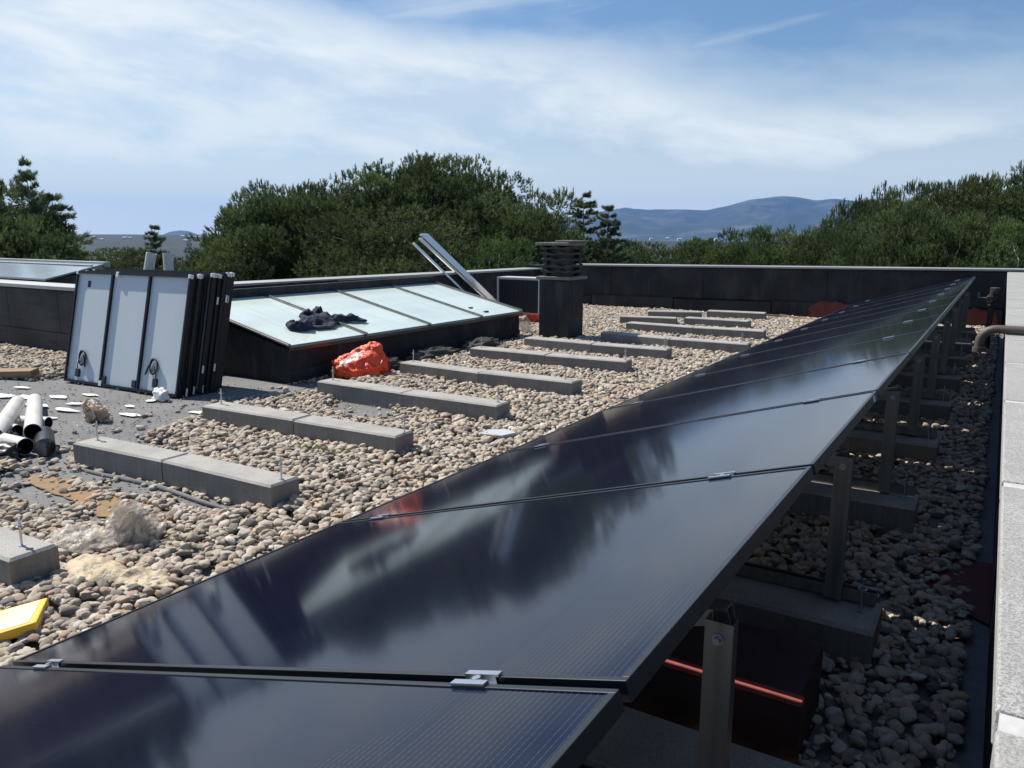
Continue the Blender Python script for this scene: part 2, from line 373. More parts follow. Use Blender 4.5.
# gentle overall grade of the sky light
bg = N.new('ShaderNodeBackground'); bg.inputs[1].default_value = .07
L.new(mx.outputs[2], bg.inputs[0])
ow = N.new('ShaderNodeOutputWorld'); L.new(bg.outputs[0], ow.inputs[0])
SC.view_settings.view_transform = 'Standard'; SC.view_settings.look = 'None'; SC.view_settings.exposure = .36; SC.view_settings.gamma = 1
SC.cycles.max_bounces = 8; SC.cycles.transparent_max_bounces = 12; SC.cycles.volume_bounces = 0
SC.cycles.caustics_reflective = False; SC.cycles.caustics_refractive = False

# ------------------------------------------------------------------ terrain
def fbm(x, y, s, o=5, seed=0):
    return mnoise.fractal(Vector((x/s, y/s, seed)), .9, 2.0, o)
def az_dir(a): return (-math.sin(yaw)*math.cos(a)+math.cos(yaw)*math.sin(a), math.cos(yaw)*math.cos(a)+math.sin(yaw)*math.sin(a))
def terrain():
    mb = MB(); radii = [0,25,50,90,150,250,400,600,900,1300,1700,2100,2500,2850,3150,3400,3650,3900,4150,4400,4700,5100,6000,8000,12000,15000]
    na = 360; vs = [(0,0,-8.5)]
    for r in radii[1:]:
        for k in range(na):
            a = 2*math.pi*k/na; x, y = r*math.sin(a), r*math.cos(a)
            rel = (a + yaw + math.pi) % (2*math.pi) - math.pi
            t = max(0, min(1, (r-60)/1500)); z = -8.5 - 95*t*t*(3-2*t)
            leftness = max(0, min(1, (-rel+.05)/.35))
            t2 = max(0, min(1, (r-1700)/2200)); z += (104*leftness + 78*(1-leftness))*t2*t2*(3-2*t2)
            if r > 300: z += fbm(x, y, 900, 5, 2)*16*min(1,r/2000)*(1-.55*min(1,max(0,(r-2500)/2000)))
            if r > 4500: z -= (r-4500)*.012*min(1,(r-4500)/3000) if r < 12000 else 90
            vs.append((x,y,z))
    fs = [(0,1+(k+1)%na,1+k) for k in range(na)]
    for i in range(len(radii)-2):
        for k in range(na):
            a = 1+i*na+k; b = 1+i*na+(k+1)%na; fs.append((a,b,b+na,a+na))
    mb.add(vs, fs, 0, True)
    m = mat('wooded_land', (.013,.021,.015), .95, noise=[(.03,8,.57,.68,(.04,.042,.028),.6),(.0035,6,.62,.72,(.08,.07,.05),.4),(.07,5,.4,.6,(.018,.028,.012),.7)])
    o = mb.build('ground', m); tag(o, kind='structure'); return o
LAND = terrain()
from mathutils.bvhtree import BVHTree
LANDT = BVHTree.FromPolygons([v.co.copy() for v in LAND.data.vertices], [tuple(p.vertices) for p in LAND.data.polygons])
def mountains(name, prof, dist, depth, seed, colr, nrow=26):
    """ridge profile = (azimuth from the camera heading, elevation) pairs"""
    mb = MB(); na = 420; a0, a1 = prof[0][0], prof[-1][0]; vs = []
    for j in range(nrow):
        t = j/(nrow-1)
        for k in range(na):
            a = a0+(a1-a0)*k/(na-1)
            e = np.interp(a, [p[0] for p in prof], [p[1] for p in prof])
            r = dist - depth*(1-t)
            dx, dy = az_dir(a); x, y = dx*r, dy*r
            h = e*dist
            n = fbm(x, y, 1500, 6, seed); rg = 1-abs(fbm(x, y, 1100, 5, seed+5))
            z = -110 + (h+110)*t**1.25 + (n*.16+(rg-.6)*.30)*max(0,h)*math.sin(math.pi*min(1,t*.96))**.8*(.35+.65*t)
            vs.append((x,y,z))
    for k in range(na):      # back slope
        a = a0+(a1-a0)*k/(na-1); dx, dy = az_dir(a); vs.append((dx*(dist+600), dy*(dist+600), -150))
    fs = [(j*na+k, j*na+k+1, (j+1)*na+k+1, (j+1)*na+k) for j in range(nrow) for k in range(na-1)]
    mb.add(vs, fs, 0, True)
    o = mb.build(name, colr); tag(o, kind='structure'); return o
rock = mat('mountain_rock', (.035,.045,.035), .95, noise=[(.0016,8,.5,.64,(.17,.16,.14),.5),(.006,6,.45,.6,(.04,.05,.03),.6)])
def pe(px, py): return (math.atan((px-512)/780.6), (236.5-py)/780.6/math.sqrt(1+((px-512)/780.6)**2))
mountains('mountains', [pe(420,236),pe(500,228),pe(560,219),pe(600,213),pe(622,209.5),pe(650,210),pe(672,210.5),pe(700,211.5),pe(722,207),pe(740,202.5),pe(760,200),pe(780,197),pe(792,198),pe(808,201),pe(825,200.5),pe(850,203),pe(900,207),pe(980,216),pe(1080,226),pe(1200,236)], 13500, 5200, 3.1, rock)
mountains('far_peaks', [pe(120,240),pe(168,236.5),pe(176,233.5),pe(186,232.2),pe(194,233),pe(204,236.5),pe(240,240)], 14300, 1500, 8.4, rock, 10)

# ------------------------------------------------------------------ the haze that fades the far hills
hz = MB(); hz.box(-15400,15400,-15400,15400,-420,700)
hm = bpy.data.materials.new('haze_air'); hm.use_nodes = True; hn = hm.node_tree; hn.nodes.clear()
pvn = hn.nodes.new('ShaderNodeVolumePrincipled'); pvn.inputs['Density'].default_value = 4.0e-5; pvn.inputs['Color'].default_value = (.14,.41,.96,1); pvn.inputs['Anisotropy'].default_value = .1
ho = hn.nodes.new('ShaderNodeOutputMaterial'); hn.links.new(pvn.outputs[0], ho.inputs['Volume'])
tag(hz.build('haze', hm), kind='stuff')

# ------------------------------------------------------------------ the building and roof deck
bb = MB(); bb.box(-30,.95,-6,15.25,-8.6,-1.80); tag(bb.build('building', render_white), 'white rendered building body carrying the flat gravel roof', 'building')
dk = MB()
nx, ny = 90, 84
vs = []
for j in range(ny+1):
    for i in range(nx+1):
        x = -13.5+13.62*i/nx; y = -3+17.96*j/ny
        vs.append((x,y,DECK+.008*mnoise.noise(Vector((x*1.3,y*1.3,0)))))
dk.add(vs, [(j*(nx+1)+i, j*(nx+1)+i+1, (j+1)*(nx+1)+i+1, (j+1)*(nx+1)+i) for j in range(ny) for i in range(nx)], 0, True)
tag(dk.build('roof_deck', felt), kind='structure')

# pebble ballast -------------------------------------------------
BARE = [ # bare felt around the stacked panels, between the skylight and the block rows
 [(-12.5,3.35),(-9.6,3.72),(-8.0,4.15),(-7.9,6.0),(-5.9,5.35),(-5.9,9.6),(-5.72,9.6),(-5.62,7.2),(-5.35,6.3),(-5.45,5.45),(-5.25,5.15),(-5.6,4.75),(-5.5,4.1),(-5.35,3.85),(-5.2,3.3),(-4.35,3.05),(-3.9,2.85),(-3.9,2.66),(-5.0,2.60),(-5.2,2.45),(-5.6,2.3),(-6.6,2.35),(-12.5,2.2)],
 [(-5.15,5.28),(-4.7,5.22),(-4.0,4.75),(-3.9,4.55),(-4.3,4.48),(-4.75,4.62)],
 [(-5.3,2.65),(-4.2,2.68),(-3.30,2.70),(-3.40,2.46),(-3.9,2.40),(-4.4,2.36),(-5.3,2.36)],
 [(-5.1,2.40),(-4.2,2.40),(-3.55,2.38),(-3.55,2.22),(-3.75,2.05),(-4.1,1.98),(-4.6,2.02),(-5.1,2.12)],
 [(.0,3.35),(.12,3.35),(.12,3.9),(-.05,3.9),(-.1,3.6)],
]
FPR = [(-5.9,-9.2,5.2,9.75),(-5.57,-5.07,9.62,10.12)]
def gravel_points():
    rs = np.random.RandomState(3); P = []; 
    zones = [(-5.9,.02,.2,4.2,1080,.0262),(-5.9,.02,4.2,9,900,.0265),(-8.4,.02,9,14.75,720,.028),(-12.5,-5.9,2.2,5.1,720,.028),(-8.5,-5.9,9.7,14.7,300,.028)]
    for (x0,x1,y0,y1,dens,s) in zones:
        n = int((x1-x0)*(y1-y0)*dens)
        X = rs.uniform(x0,x1,n); Y = rs.uniform(y0,y1,n)
        for x,y in zip(X,Y):
            if y < .6 and x < -3.2: continue
            if x > -5.9 and -3.0 < x < -.6 and y < 14 and (x > -2.55): 
                if not (y > 1.0 and x > -1.9): continue
            if x < -5.9 and y > 5.1 and y < 9.75: continue
            if x < -5.9 and y > 2.2 and y < 5.1 and not (y > 3.9+(x+8)*.06 and x < -8.15): 
                if not (x < -5.9 and y < 2.0): continue
            e = 0
            for b in BARE:
                if inpoly(x,y,b): e = edge_dist(x,y,b); break
            if e:
                q = max(0, 1-e/.10)*.55 + .012
                if mnoise.noise(Vector((x*4,y*4,5))) > .12: q += .16 if y > 2.7 else .42
                if rs.rand() > q: continue
            lift = 0 if e else rs.rand()**2*.020
            hump = .012*mnoise.noise(Vector((x*1.8,y*1.8,7)))
            lg = s*(.55+.85*rs.rand()**1.6)*(.9 if x > -1.7 else 1)
            P.append((x,y,DECK+.012+lift+hump*(0 if e else 1)+(.018 if not e else 0), rs.uniform(-.45,.45), rs.uniform(-.45,.45), rs.uniform(0,6.28), lg, lg*rs.uniform(.58,.9), lg*rs.uniform(.36,.72), min(1,max(0,rs.beta(2.2,2.0) if rs.rand() < .9 else rs.rand())), rs.randint(0,6)))
    for _ in range(5200):       # grit and chips on the felt and between the stones
        x = rs.uniform(-9,-3.2) if rs.rand() < .7 else rs.uniform(-5.9,0); y = rs.uniform(1.6,6)
        if x < -5.9 and y > 5.0: continue
        lg = rs.uniform(.0035,.010); P.append((x,y,DECK+.012+lg*.3,rs.uniform(-.5,.5),rs.uniform(-.5,.5),rs.uniform(0,6.28),lg,lg*.7,lg*.5,rs.rand()*.6,rs.randint(0,6)))
    return np.array(P, dtype=np.float32)
GP = gravel_points()
me = bpy.data.meshes.new('pebble_gravel'); me.vertices.add(len(GP)); me.vertices.foreach_set('co', GP[:,0:3].ravel())
def vat(n, t, a, key='value'):
    at = me.attributes.new(n, t, 'POINT'); at.data.foreach_set(key, a.ravel())
vat('rot', 'FLOAT_VECTOR', GP[:,3:6].copy(), 'vector'); vat('scl', 'FLOAT_VECTOR', GP[:,6:9].copy(), 'vector')
vat('tone', 'FLOAT', GP[:,9].copy()); vat('var', 'INT', GP[:,10].astype(np.int32))
me.materials.append(pebble)
go = bpy.data.objects.new('gravel', me); C.objects.link(go); tag(go, kind='stuff')
g = bpy.data.node_groups.new('pebbles', 'GeometryNodeTree')
g.interface.new_socket('Geometry', in_out='INPUT', socket_type='NodeSocketGeometry'); g.interface.new_socket('Geometry', in_out='OUTPUT', socket_type='NodeSocketGeometry')
gi = g.nodes.new('NodeGroupInput'); gout = g.nodes.new('NodeGroupOutput'); GL = g.links
g2i = g.nodes.new('GeometryNodeGeometryToInstance')
for k in range(6):
    ic = g.nodes.new('GeometryNodeMeshIcoSphere'); ic.inputs['Subdivisions'].default_value = 3
    nz = g.nodes.new('ShaderNodeTexNoise'); nz.noise_dimensions = '4D'; nz.inputs['W'].default_value = k*3.3; nz.inputs['Scale'].default_value = .75; nz.inputs['Detail'].default_value = 2.5
    sb = g.nodes.new('ShaderNodeVectorMath'); sb.operation = 'SUBTRACT'; GL.new(nz.outputs['Color'], sb.inputs[0]); sb.inputs[1].default_value = (.5,.5,.5)
    sc_ = g.nodes.new('ShaderNodeVectorMath'); sc_.operation = 'SCALE'; GL.new(sb.outputs[0], sc_.inputs[0]); sc_.inputs['Scale'].default_value = 1.35
    sp_ = g.nodes.new('GeometryNodeSetPosition'); GL.new(ic.outputs[0], sp_.inputs[0]); GL.new(sc_.outputs[0], sp_.inputs['Offset'])
    ss = g.nodes.new('GeometryNodeSetShadeSmooth'); GL.new(sp_.outputs[0], ss.inputs[0])
    sm = g.nodes.new('GeometryNodeSetMaterial'); sm.inputs['Material'].default_value = pebble; GL.new(ss.outputs[0], sm.inputs[0])
    GL.new(sm.outputs[0], g2i.inputs[0])
iop = g.nodes.new('GeometryNodeInstanceOnPoints'); GL.new(gi.outputs[0], iop.inputs['Points']); GL.new(g2i.outputs[0], iop.inputs['Instance'])
iop.inputs['Pick Instance'].default_value = True
def na(name, t):
    n = g.nodes.new('GeometryNodeInputNamedAttribute'); n.data_type = t; n.inputs[0].default_value = name
    return [o for o in n.outputs if o.enabled and o.name == 'Attribute'][0]
GL.new(na('var','INT'), iop.inputs['Instance Index'])
e2r = g.nodes.new('FunctionNodeEulerToRotation'); GL.new(na('rot','FLOAT_VECTOR'), e2r.inputs[0]); GL.new(e2r.outputs[0], iop.inputs['Rotation'])
GL.new(na('scl','FLOAT_VECTOR'), iop.inputs['Scale']); GL.new(iop.outputs[0], gout.inputs[0])
md = go.modifiers.new('pebbles', 'NODES'); md.node_group = g

# mud stain and felt ridge
tag(fold([(-4.95,2.36),(-4.5,2.44),(-4.1,2.40),(-3.75,2.42),(-3.48,2.34),(-3.52,2.20),(-3.75,2.14),(-4.05,2.19),(-4.35,2.22),(-4.8,2.24)], .02, .006, .03, 5, 3, 'mud_patch', rust_mud, M=Matrix.Translation((0,0,DECK+.008)), base=.001, ridge=0), 'thin orange mud stain on bare felt in front of the long block row', 'mud stain')
rr = MB(); pts = []; rads = []
for i in range(40):
    t = i/39; x = -5.05+1.75*t; y = 2.60-.02*math.sin(t*5)+.03*t-.06*t*t; pts.append((x,y-.02*math.sin(t*9),DECK+.012)); rads.append(.016*math.sin(math.pi*min(1,max(0,t*.98+.01)))**.4+.006*mnoise.noise(Vector((t*9,0,0)))+.003*mnoise.noise(Vector((t*31,2,0))))
rr.tube(pts, rads, 10)
tag(rr.build('felt_roll', felt), 'grey felt edge rolled up along the foot of the nearest long block pair', 'felt strip')

# ------------------------------------------------------------------ parapets
t = empty('back_parapet', (-4,14.8,-1.468), (0,-.0115,0)); tag(t, 'long dark bitumen clad parapet wall closing the far side of the roof', 'parapet wall')
m = MB(); m.box(-4.9,3.9+.2,.06,.45,-.2,.90); m.build('wall', bitumen, t)
m = MB()
for x0, x1 in ((-4.3,-2.85),(-2.845,-.9),(-.895,1.35),(1.355,4.06)): m.box(x0,x1,.035,.062,.30,.885)
m.build('upstand_sheet', bitumen, t, .006)
m = MB()
for i, (x0, x1) in enumerate(((-4.9,-3.3),(-3.28,-1.5),(-1.48,.4),(.42,2.2),(2.22,4.05))): m.box(x0,x1,.0,.036,-.02,.285+.02*(i%2))
m.build('base_sheet', bitumen, t, .008)
m = MB(); m.box(-4.3,4.6,-.01,.47,.90,.935); m.build('coping', coping_metal, t, .004)
for (x0,x1,z1,sd) in ((1.05,2.15,.30,1),(3.45,4.03,.28,2)):
    fold([(x0,0),(x0+.06,z1*.8),(x0+.25,z1),(x1-.3,z1*.92),(x1-.05,z1*.7),(x1,0)], .03, .003, .04, 6, sd, 'red_patch', red_paint, t, M=Matrix(((1,0,0,0),(0,0,-1,-.002),(0,1,0,.03),(0,0,0,1))), base=.004, ridge=0)
t = empty('side_parapet', (-8.5,10,-1.46), (-.0065,0,0)); tag(t, 'dark bitumen parapet with thin pale coping behind the glass skylight', 'parapet wall')
m = MB(); m.box(-.4,.0,-4.7,5.2,-.2,.78); m.build('wall', bitumen, t)
m = MB(); m.box(.0,.02,-4.7,-.8,.25,.77); m.box(.0,.02,-.78,4.7,.25,.77); m.build('upstand_sheet', bitumen, t, .005)
m = MB(); m.box(-.43,.04,-4.75,4.8,.78,.815); m.build('coping', coping_metal, t, .004)
t = empty('left_parapet', (-10.5,5.14,-1.46)); tag(t, 'weathered grey parapet wall behind the gravel at the far left', 'parapet wall')
m = MB(); m.box(-5,2.1,.02,.32,-.2,.80); m.build('wall', bitumen_old, t)
m = MB()
for x0,x1 in ((-5,-.545),(-.54,.655),(.66,1.98)): m.box(x0,x1,0,.022,-.02,.27); m.box(x0+.1,x1+.1,.004,.026,.275,.785)
m.build('cladding_sheet', bitumen_old, t, .006)
m = MB(); m.box(-5,2.1,-.03,.34,.80,.845); m.build('coping', coping_metal, t, .004)
t = empty('right_parapet', (.04,6,-1.46)); tag(t, 'pale terrazzo capped parapet wall running away along the right edge', 'parapet wall')
m = MB(); m.box(.05,.85,-9,9.25,-.2,.912); m.build('wall', bitumen, t)
seams = [-1.6,-.3,.906,1.86,2.85,3.75,4.58,5.4,6.73,7.73,8.7,9.7,10.7,11.7,12.8,13.9]
for a, b in zip(seams[:-1], seams[1:]):
    m = MB(); m.box(0,.80,a-6+.02,b-6-.02,.914,.96); m.build('coping_stone', terrazzo, t, .004)
for a in seams:
    m = MB(); m.box(.004,.796,a-6-.0185,a-6+.0185,.914,.957); m.build('mortar_joint', mortar, t)
m = MB()
m.add([(-.08,-2.6,.01),(-.2,-2.45,.01),(-.2,-2.1,.02),(.05,-2.05,.02),(.045,-2.05,.25),(.045,-2.7,.25),(.05,-2.7,.01)], [(0,6,3,2,1),(3,6,5,4)])
m.build('base_sheet', red_felt, t)

# ------------------------------------------------------------------ concrete blocks with threaded rods
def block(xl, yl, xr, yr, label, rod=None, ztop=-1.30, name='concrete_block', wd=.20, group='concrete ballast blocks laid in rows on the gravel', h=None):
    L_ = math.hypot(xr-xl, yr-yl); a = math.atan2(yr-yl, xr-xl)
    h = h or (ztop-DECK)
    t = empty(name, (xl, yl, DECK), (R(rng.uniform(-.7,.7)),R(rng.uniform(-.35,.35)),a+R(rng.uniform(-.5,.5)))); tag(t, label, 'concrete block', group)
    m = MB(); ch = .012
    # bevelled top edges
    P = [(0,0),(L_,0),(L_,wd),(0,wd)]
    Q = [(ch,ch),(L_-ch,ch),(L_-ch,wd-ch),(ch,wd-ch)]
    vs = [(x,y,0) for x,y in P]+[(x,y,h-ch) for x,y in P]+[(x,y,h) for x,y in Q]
    # subdivide nothing: sides take the shade-darkened concrete, the top the lighter sunlit tone
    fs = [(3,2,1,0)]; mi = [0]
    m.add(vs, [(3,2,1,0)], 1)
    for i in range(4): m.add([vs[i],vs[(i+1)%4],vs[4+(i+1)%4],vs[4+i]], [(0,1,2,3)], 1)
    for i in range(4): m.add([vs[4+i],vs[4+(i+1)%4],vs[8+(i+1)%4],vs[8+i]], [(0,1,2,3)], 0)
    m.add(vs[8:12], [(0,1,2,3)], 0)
    m.build('block_body', [concrete, concrete_shaded_side], t)
    for rx in (rod if isinstance(rod,(list,tuple)) else [rod]):
        if rx is None: continue
        m = MB(); z = h
        m.tube([(rx,wd*.55,z-.02),(rx+.002,wd*.55,z+.125)], .0052, 10)
        rod_ = m.build('threaded_rod', zinc, t); m = MB()
        m.tube([(rx,wd*.55,z),(rx,wd*.55,z+.004)], .014, 14); m.build('washer', zinc, rod_); m = MB()
        m.tube([(rx,wd*.55,z+.084),(rx,wd*.55,z+.0868)], .015, 14); m.build('washer', zinc, rod_); m = MB()
        m.tube([(rx,wd*.55,z+.087),(rx,wd*.55,z+.097)], .0095, 6, smooth=False)
        m.build('nut', zinc, rod_)
    return t
block(-4.28,1.40,-3.30,1.44,'concrete block with a tall bolt at the left photo edge above the yellow block',.875)
rows = [((-4.92,2.60),(-4.08,2.655),(-3.17,2.68),'in the nearest long row on the felt'),
        ((-5.17,3.745),(-4.21,3.79),(-3.30,3.84),'in the second row from the front'),
        ((-5.20,4.98),(-4.21,4.97),(-3.25,4.975),'in the row that starts under the orange bag'),
        ((-5.27,6.22),(-4.24,6.17),(-3.21,6.17),'in the row just behind the orange bag row'),
        ((-5.27,7.50),(-4.25,7.50),(-3.30,7.56),'in the row ending beside the skylight corner'),
        ((-5.22,8.66),(-4.22,8.60),(-3.26,8.64),'in the row right in front of the chimney'),
        ((-4.65,9.76),(-3.60,9.62),(-2.60,9.68),'in the first row beyond the chimney'),
        ((-4.86,11.1),(-3.80,11.06),(-2.78,11.12),'in the second row beyond the chimney')]
for i, (a, b, c, txt) in enumerate(rows):
    block(*a, b[0]-.004, b[1], 'left hand concrete block '+txt, .09 if i < 5 else None)
    if i == 0: block(b[0]+.004, b[1], *c, 'right hand concrete block '+txt, .87)
    else: block(b[0]+.004, b[1]-.005, *c, 'right hand concrete block '+txt, .90 if i < 7 else None)
block(-5.35,11.95,-4.45,12.15,'short looking concrete block left of the gap in the third row beyond the chimney')
block(-4.38,12.35,-3.34,12.35,'concrete block right of the gap in the third row beyond the chimney')
block(-5.30,13.05,-4.45,13.45,'crooked concrete block in the farthest row near the dark wall')
block(-4.45,13.72,-3.45,13.80,'straight concrete block in the farthest row, right beside the crooked one')
ORD = ['first','second','third','fourth','fifth','sixth','seventh','eighth','ninth','tenth','eleventh','twelfth','thirteenth']
YS = [1.50+1.41*k for k in range(9)]
for k, y in enumerate(YS):
    block(-1.26, y-.22+(.33 if k == 0 else 0), -.25, y-.215+(.33 if k == 0 else 0), f'shaded concrete block under the high panel edge, {ORD[k]} from the camera', .95 if k else None, group='concrete blocks under the solar panels', wd=.26)

# ------------------------------------------------------------------ mounting frames (rail on blocks, post, sloping rail)
LO = Vector((-1.9987,0,-1.0462)); HI = Vector((-.3582,0,-.5604)); U = (HI-LO).normalized(); Wd = (HI-LO).length
NRM = Vector((-U.z,0,U.x))     # panel normal
def cprof(mb, a, b, w, h, t, upv, mi=0, side=None):
    """U channel from a to b"""
    a = Vector(a); b = Vector(b); d = (b-a).normalized(); s = Vector(upv).cross(d).normalized(); u = d.cross(s)
    def bar(s0,s1,u0,u1):
        vs = [p+s*ss+u*uu for p in (a,b) for ss,uu in ((s0,u0),(s1,u0),(s1,u1),(s0,u1))]
        mb.add(vs, [(3,2,1,0),(4,5,6,7),(0,1,5,4),(1,2,6,5),(2,3,7,6),(3,0,4,7)], mi)
    bar(-w/2,w/2,0,t); bar(-w/2,-w/2+t,t,h); bar(w/2-t,w/2,t,h)
    return s, u
for k, y in enumerate(YS):
    t = empty('mounting_frame', (0,y,0)); tag(t, f'aluminium triangular panel support with its tall post, {ORD[k]} from the camera', 'panel support', 'panel supports along the high edge of the row')
    m = MB(); cprof(m, (-1.98,0,-1.296), (-.27,0,-1.296), .042, .045, .004, (0,0,1)); m.box(-1.98,-.272,-.006,.006,-1.29,-1.262)
    m.build('base_rail', alu_dull, t)
    m = MB(); ztop = -.755
    cprof(m, (-.41,-.06,-1.285), (-.41,-.06,ztop), .058, .034, .003, (0,1,0)); post = m.build('post', alu_dull, t)
    m = MB(); m.tube([(-.41,-.0602,ztop-.035),(-.41,-.064,ztop-.035),(-.41,-.0641,ztop-.035),(-.41,-.076,ztop-.035)], [.012,.012,.0075,.0075], 8, smooth=False)
    m.build('bolt', zinc, post)
    m = MB(); a = LO + U*.03 - NRM*.16; b = HI - U*.10 - NRM*.16
    cprof(m, a, b, .036, .036, .003, -NRM); m.build('sloping_rail', alu_dull, t)
    m = MB(); m.box(-1.93,-1.89,-.03,.03,-1.29,a.z+.02); m.build('front_foot', alu_dull, t)
for uu, nm in ((.21,'low'),(Wd-.235,'high')):
    p = LO + U*uu - NRM*.06
    m = MB(); cprof(m, (p.x,-.35,p.z-.02), (p.x,13.6,p.z-.02), .04, .04, .003, NRM)
    tag(m.build('panel_rail', alu_dull), f'long aluminium rail running beneath the solar panels near their {nm} edge', 'rail', 'long rails beneath the panel row')
# second bolt rod tops seen under the high edge: red upstand between the nearest supports
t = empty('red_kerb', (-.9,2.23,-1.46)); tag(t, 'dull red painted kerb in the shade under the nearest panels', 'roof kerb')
m = MB(); m.box(-.55,.55,-.21,.14,-.05,.245); m.build('kerb_body', shaded_red, t, .015)
m = MB(); m.box(-.56,.565,-.240,-.209,.236,.256); m.build('sun_stripe_lip', sunlit_red, t, .004)  # bright strip put in to carry the sun stripe on the kerb
m = MB(); m.box(-.56,.562,-.232,-.212,-.05,.2315); m.build('kerb_facing', shaded_red, t, .004)

# ------------------------------------------------------------------ solar panels
def frame_mb(L_, W_, H=.030, rim=.011, fl=.0):
    m = MB(); z0 = -H
    m.box(0,L_,0,rim,z0,0); m.box(0,L_,W_-rim,W_,z0,0); m.box(0,rim,rim,W_-rim,z0,0); m.box(L_-rim,L_,rim,W_-rim,z0,0)
    # lower return flange
    m.box(rim,L_-rim,rim,rim+.018,z0,z0+.002); m.box(rim,L_-rim,W_-rim-.018,W_-rim,z0,z0+.002)
    return m
PW = 1.134; PITCH = 1.155
fr_me = gl_me = bs_me = None
Mrow = Matrix(((U.x,0,NRM.x,0),(0,1,0,0),(U.z,0,NRM.z,0),(0,0,0,1)))   # local x = up the slope, y = along the row
rotrow = Mrow.to_euler()
def clamp_mb(end=False):
    m = MB(); m.box(-.033,.027,-.016,-.003,.0012,.0045); m.box(-.027,.033,.013,.025,.0012,.0045) ; m.box(-.028,.028,-.003,.013,-.012,-.009)
    m.box(-.028,.028,-.006,-.003,-.012,.0012); m.box(-.028,.028,.013,.016,-.012,.0012)
    m.tube([(0,.005,-.008),(0,.005,.004)], .007, 6, smooth=False)
    return m
y0 = -.3015
for k in range(12):
    t = empty('solar_panel', (LO.x, y0+k*PITCH, LO.z), rotrow)
    lab = {0:'nearest black solar panel, cut off by the bottom photo edge', 1:'large second solar panel from the camera, fully in view in front'}.get(k, f'black solar panel of the tilted row, {ORD[k]} from the camera')
    if k == 11: lab = 'farthest black solar panel of the row, last before the dark wall'
    tag(t, lab, 'solar panel', 'solar panels mounted in the tilted row')
    jz = rng.uniform(-.002,.002)
    if fr_me is None:
        o = frame_mb(Wd, PW).build('panel_frame', black_frame, t, .0012); fr_me = o
        m = MB(); m.box(.0112,Wd-.0112,.0112,PW-.0112,-.006,-.0022); g_ = m.build('panel_glass', pv, t); gl_me = g_
        m = MB(); m.box(.0112,Wd-.0112,.0112,PW-.0112,-.0082,-.0062); b_ = m.build('back_sheet', backsheet, t); bs_me = b_
    else:
        for s in (fr_me, gl_me, bs_me): c = s.copy(); C.objects.link(c); c.parent = t
    for uu in (.21, Wd-.235):
        if k == 11: pass
        o = clamp_mb().build('panel_clamp', alu, t, loc=(uu, PW+.005, 0))
    if k in (0, 2):
        m = MB(); zc = .02 if k == 0 else PW-.1
        m.box(Wd+.0005,Wd+.0015,(.86 if k==0 else 1.02),(.90 if k==0 else 1.055),-.026,-.005); m.build('frame_sticker', white_plastic, t)

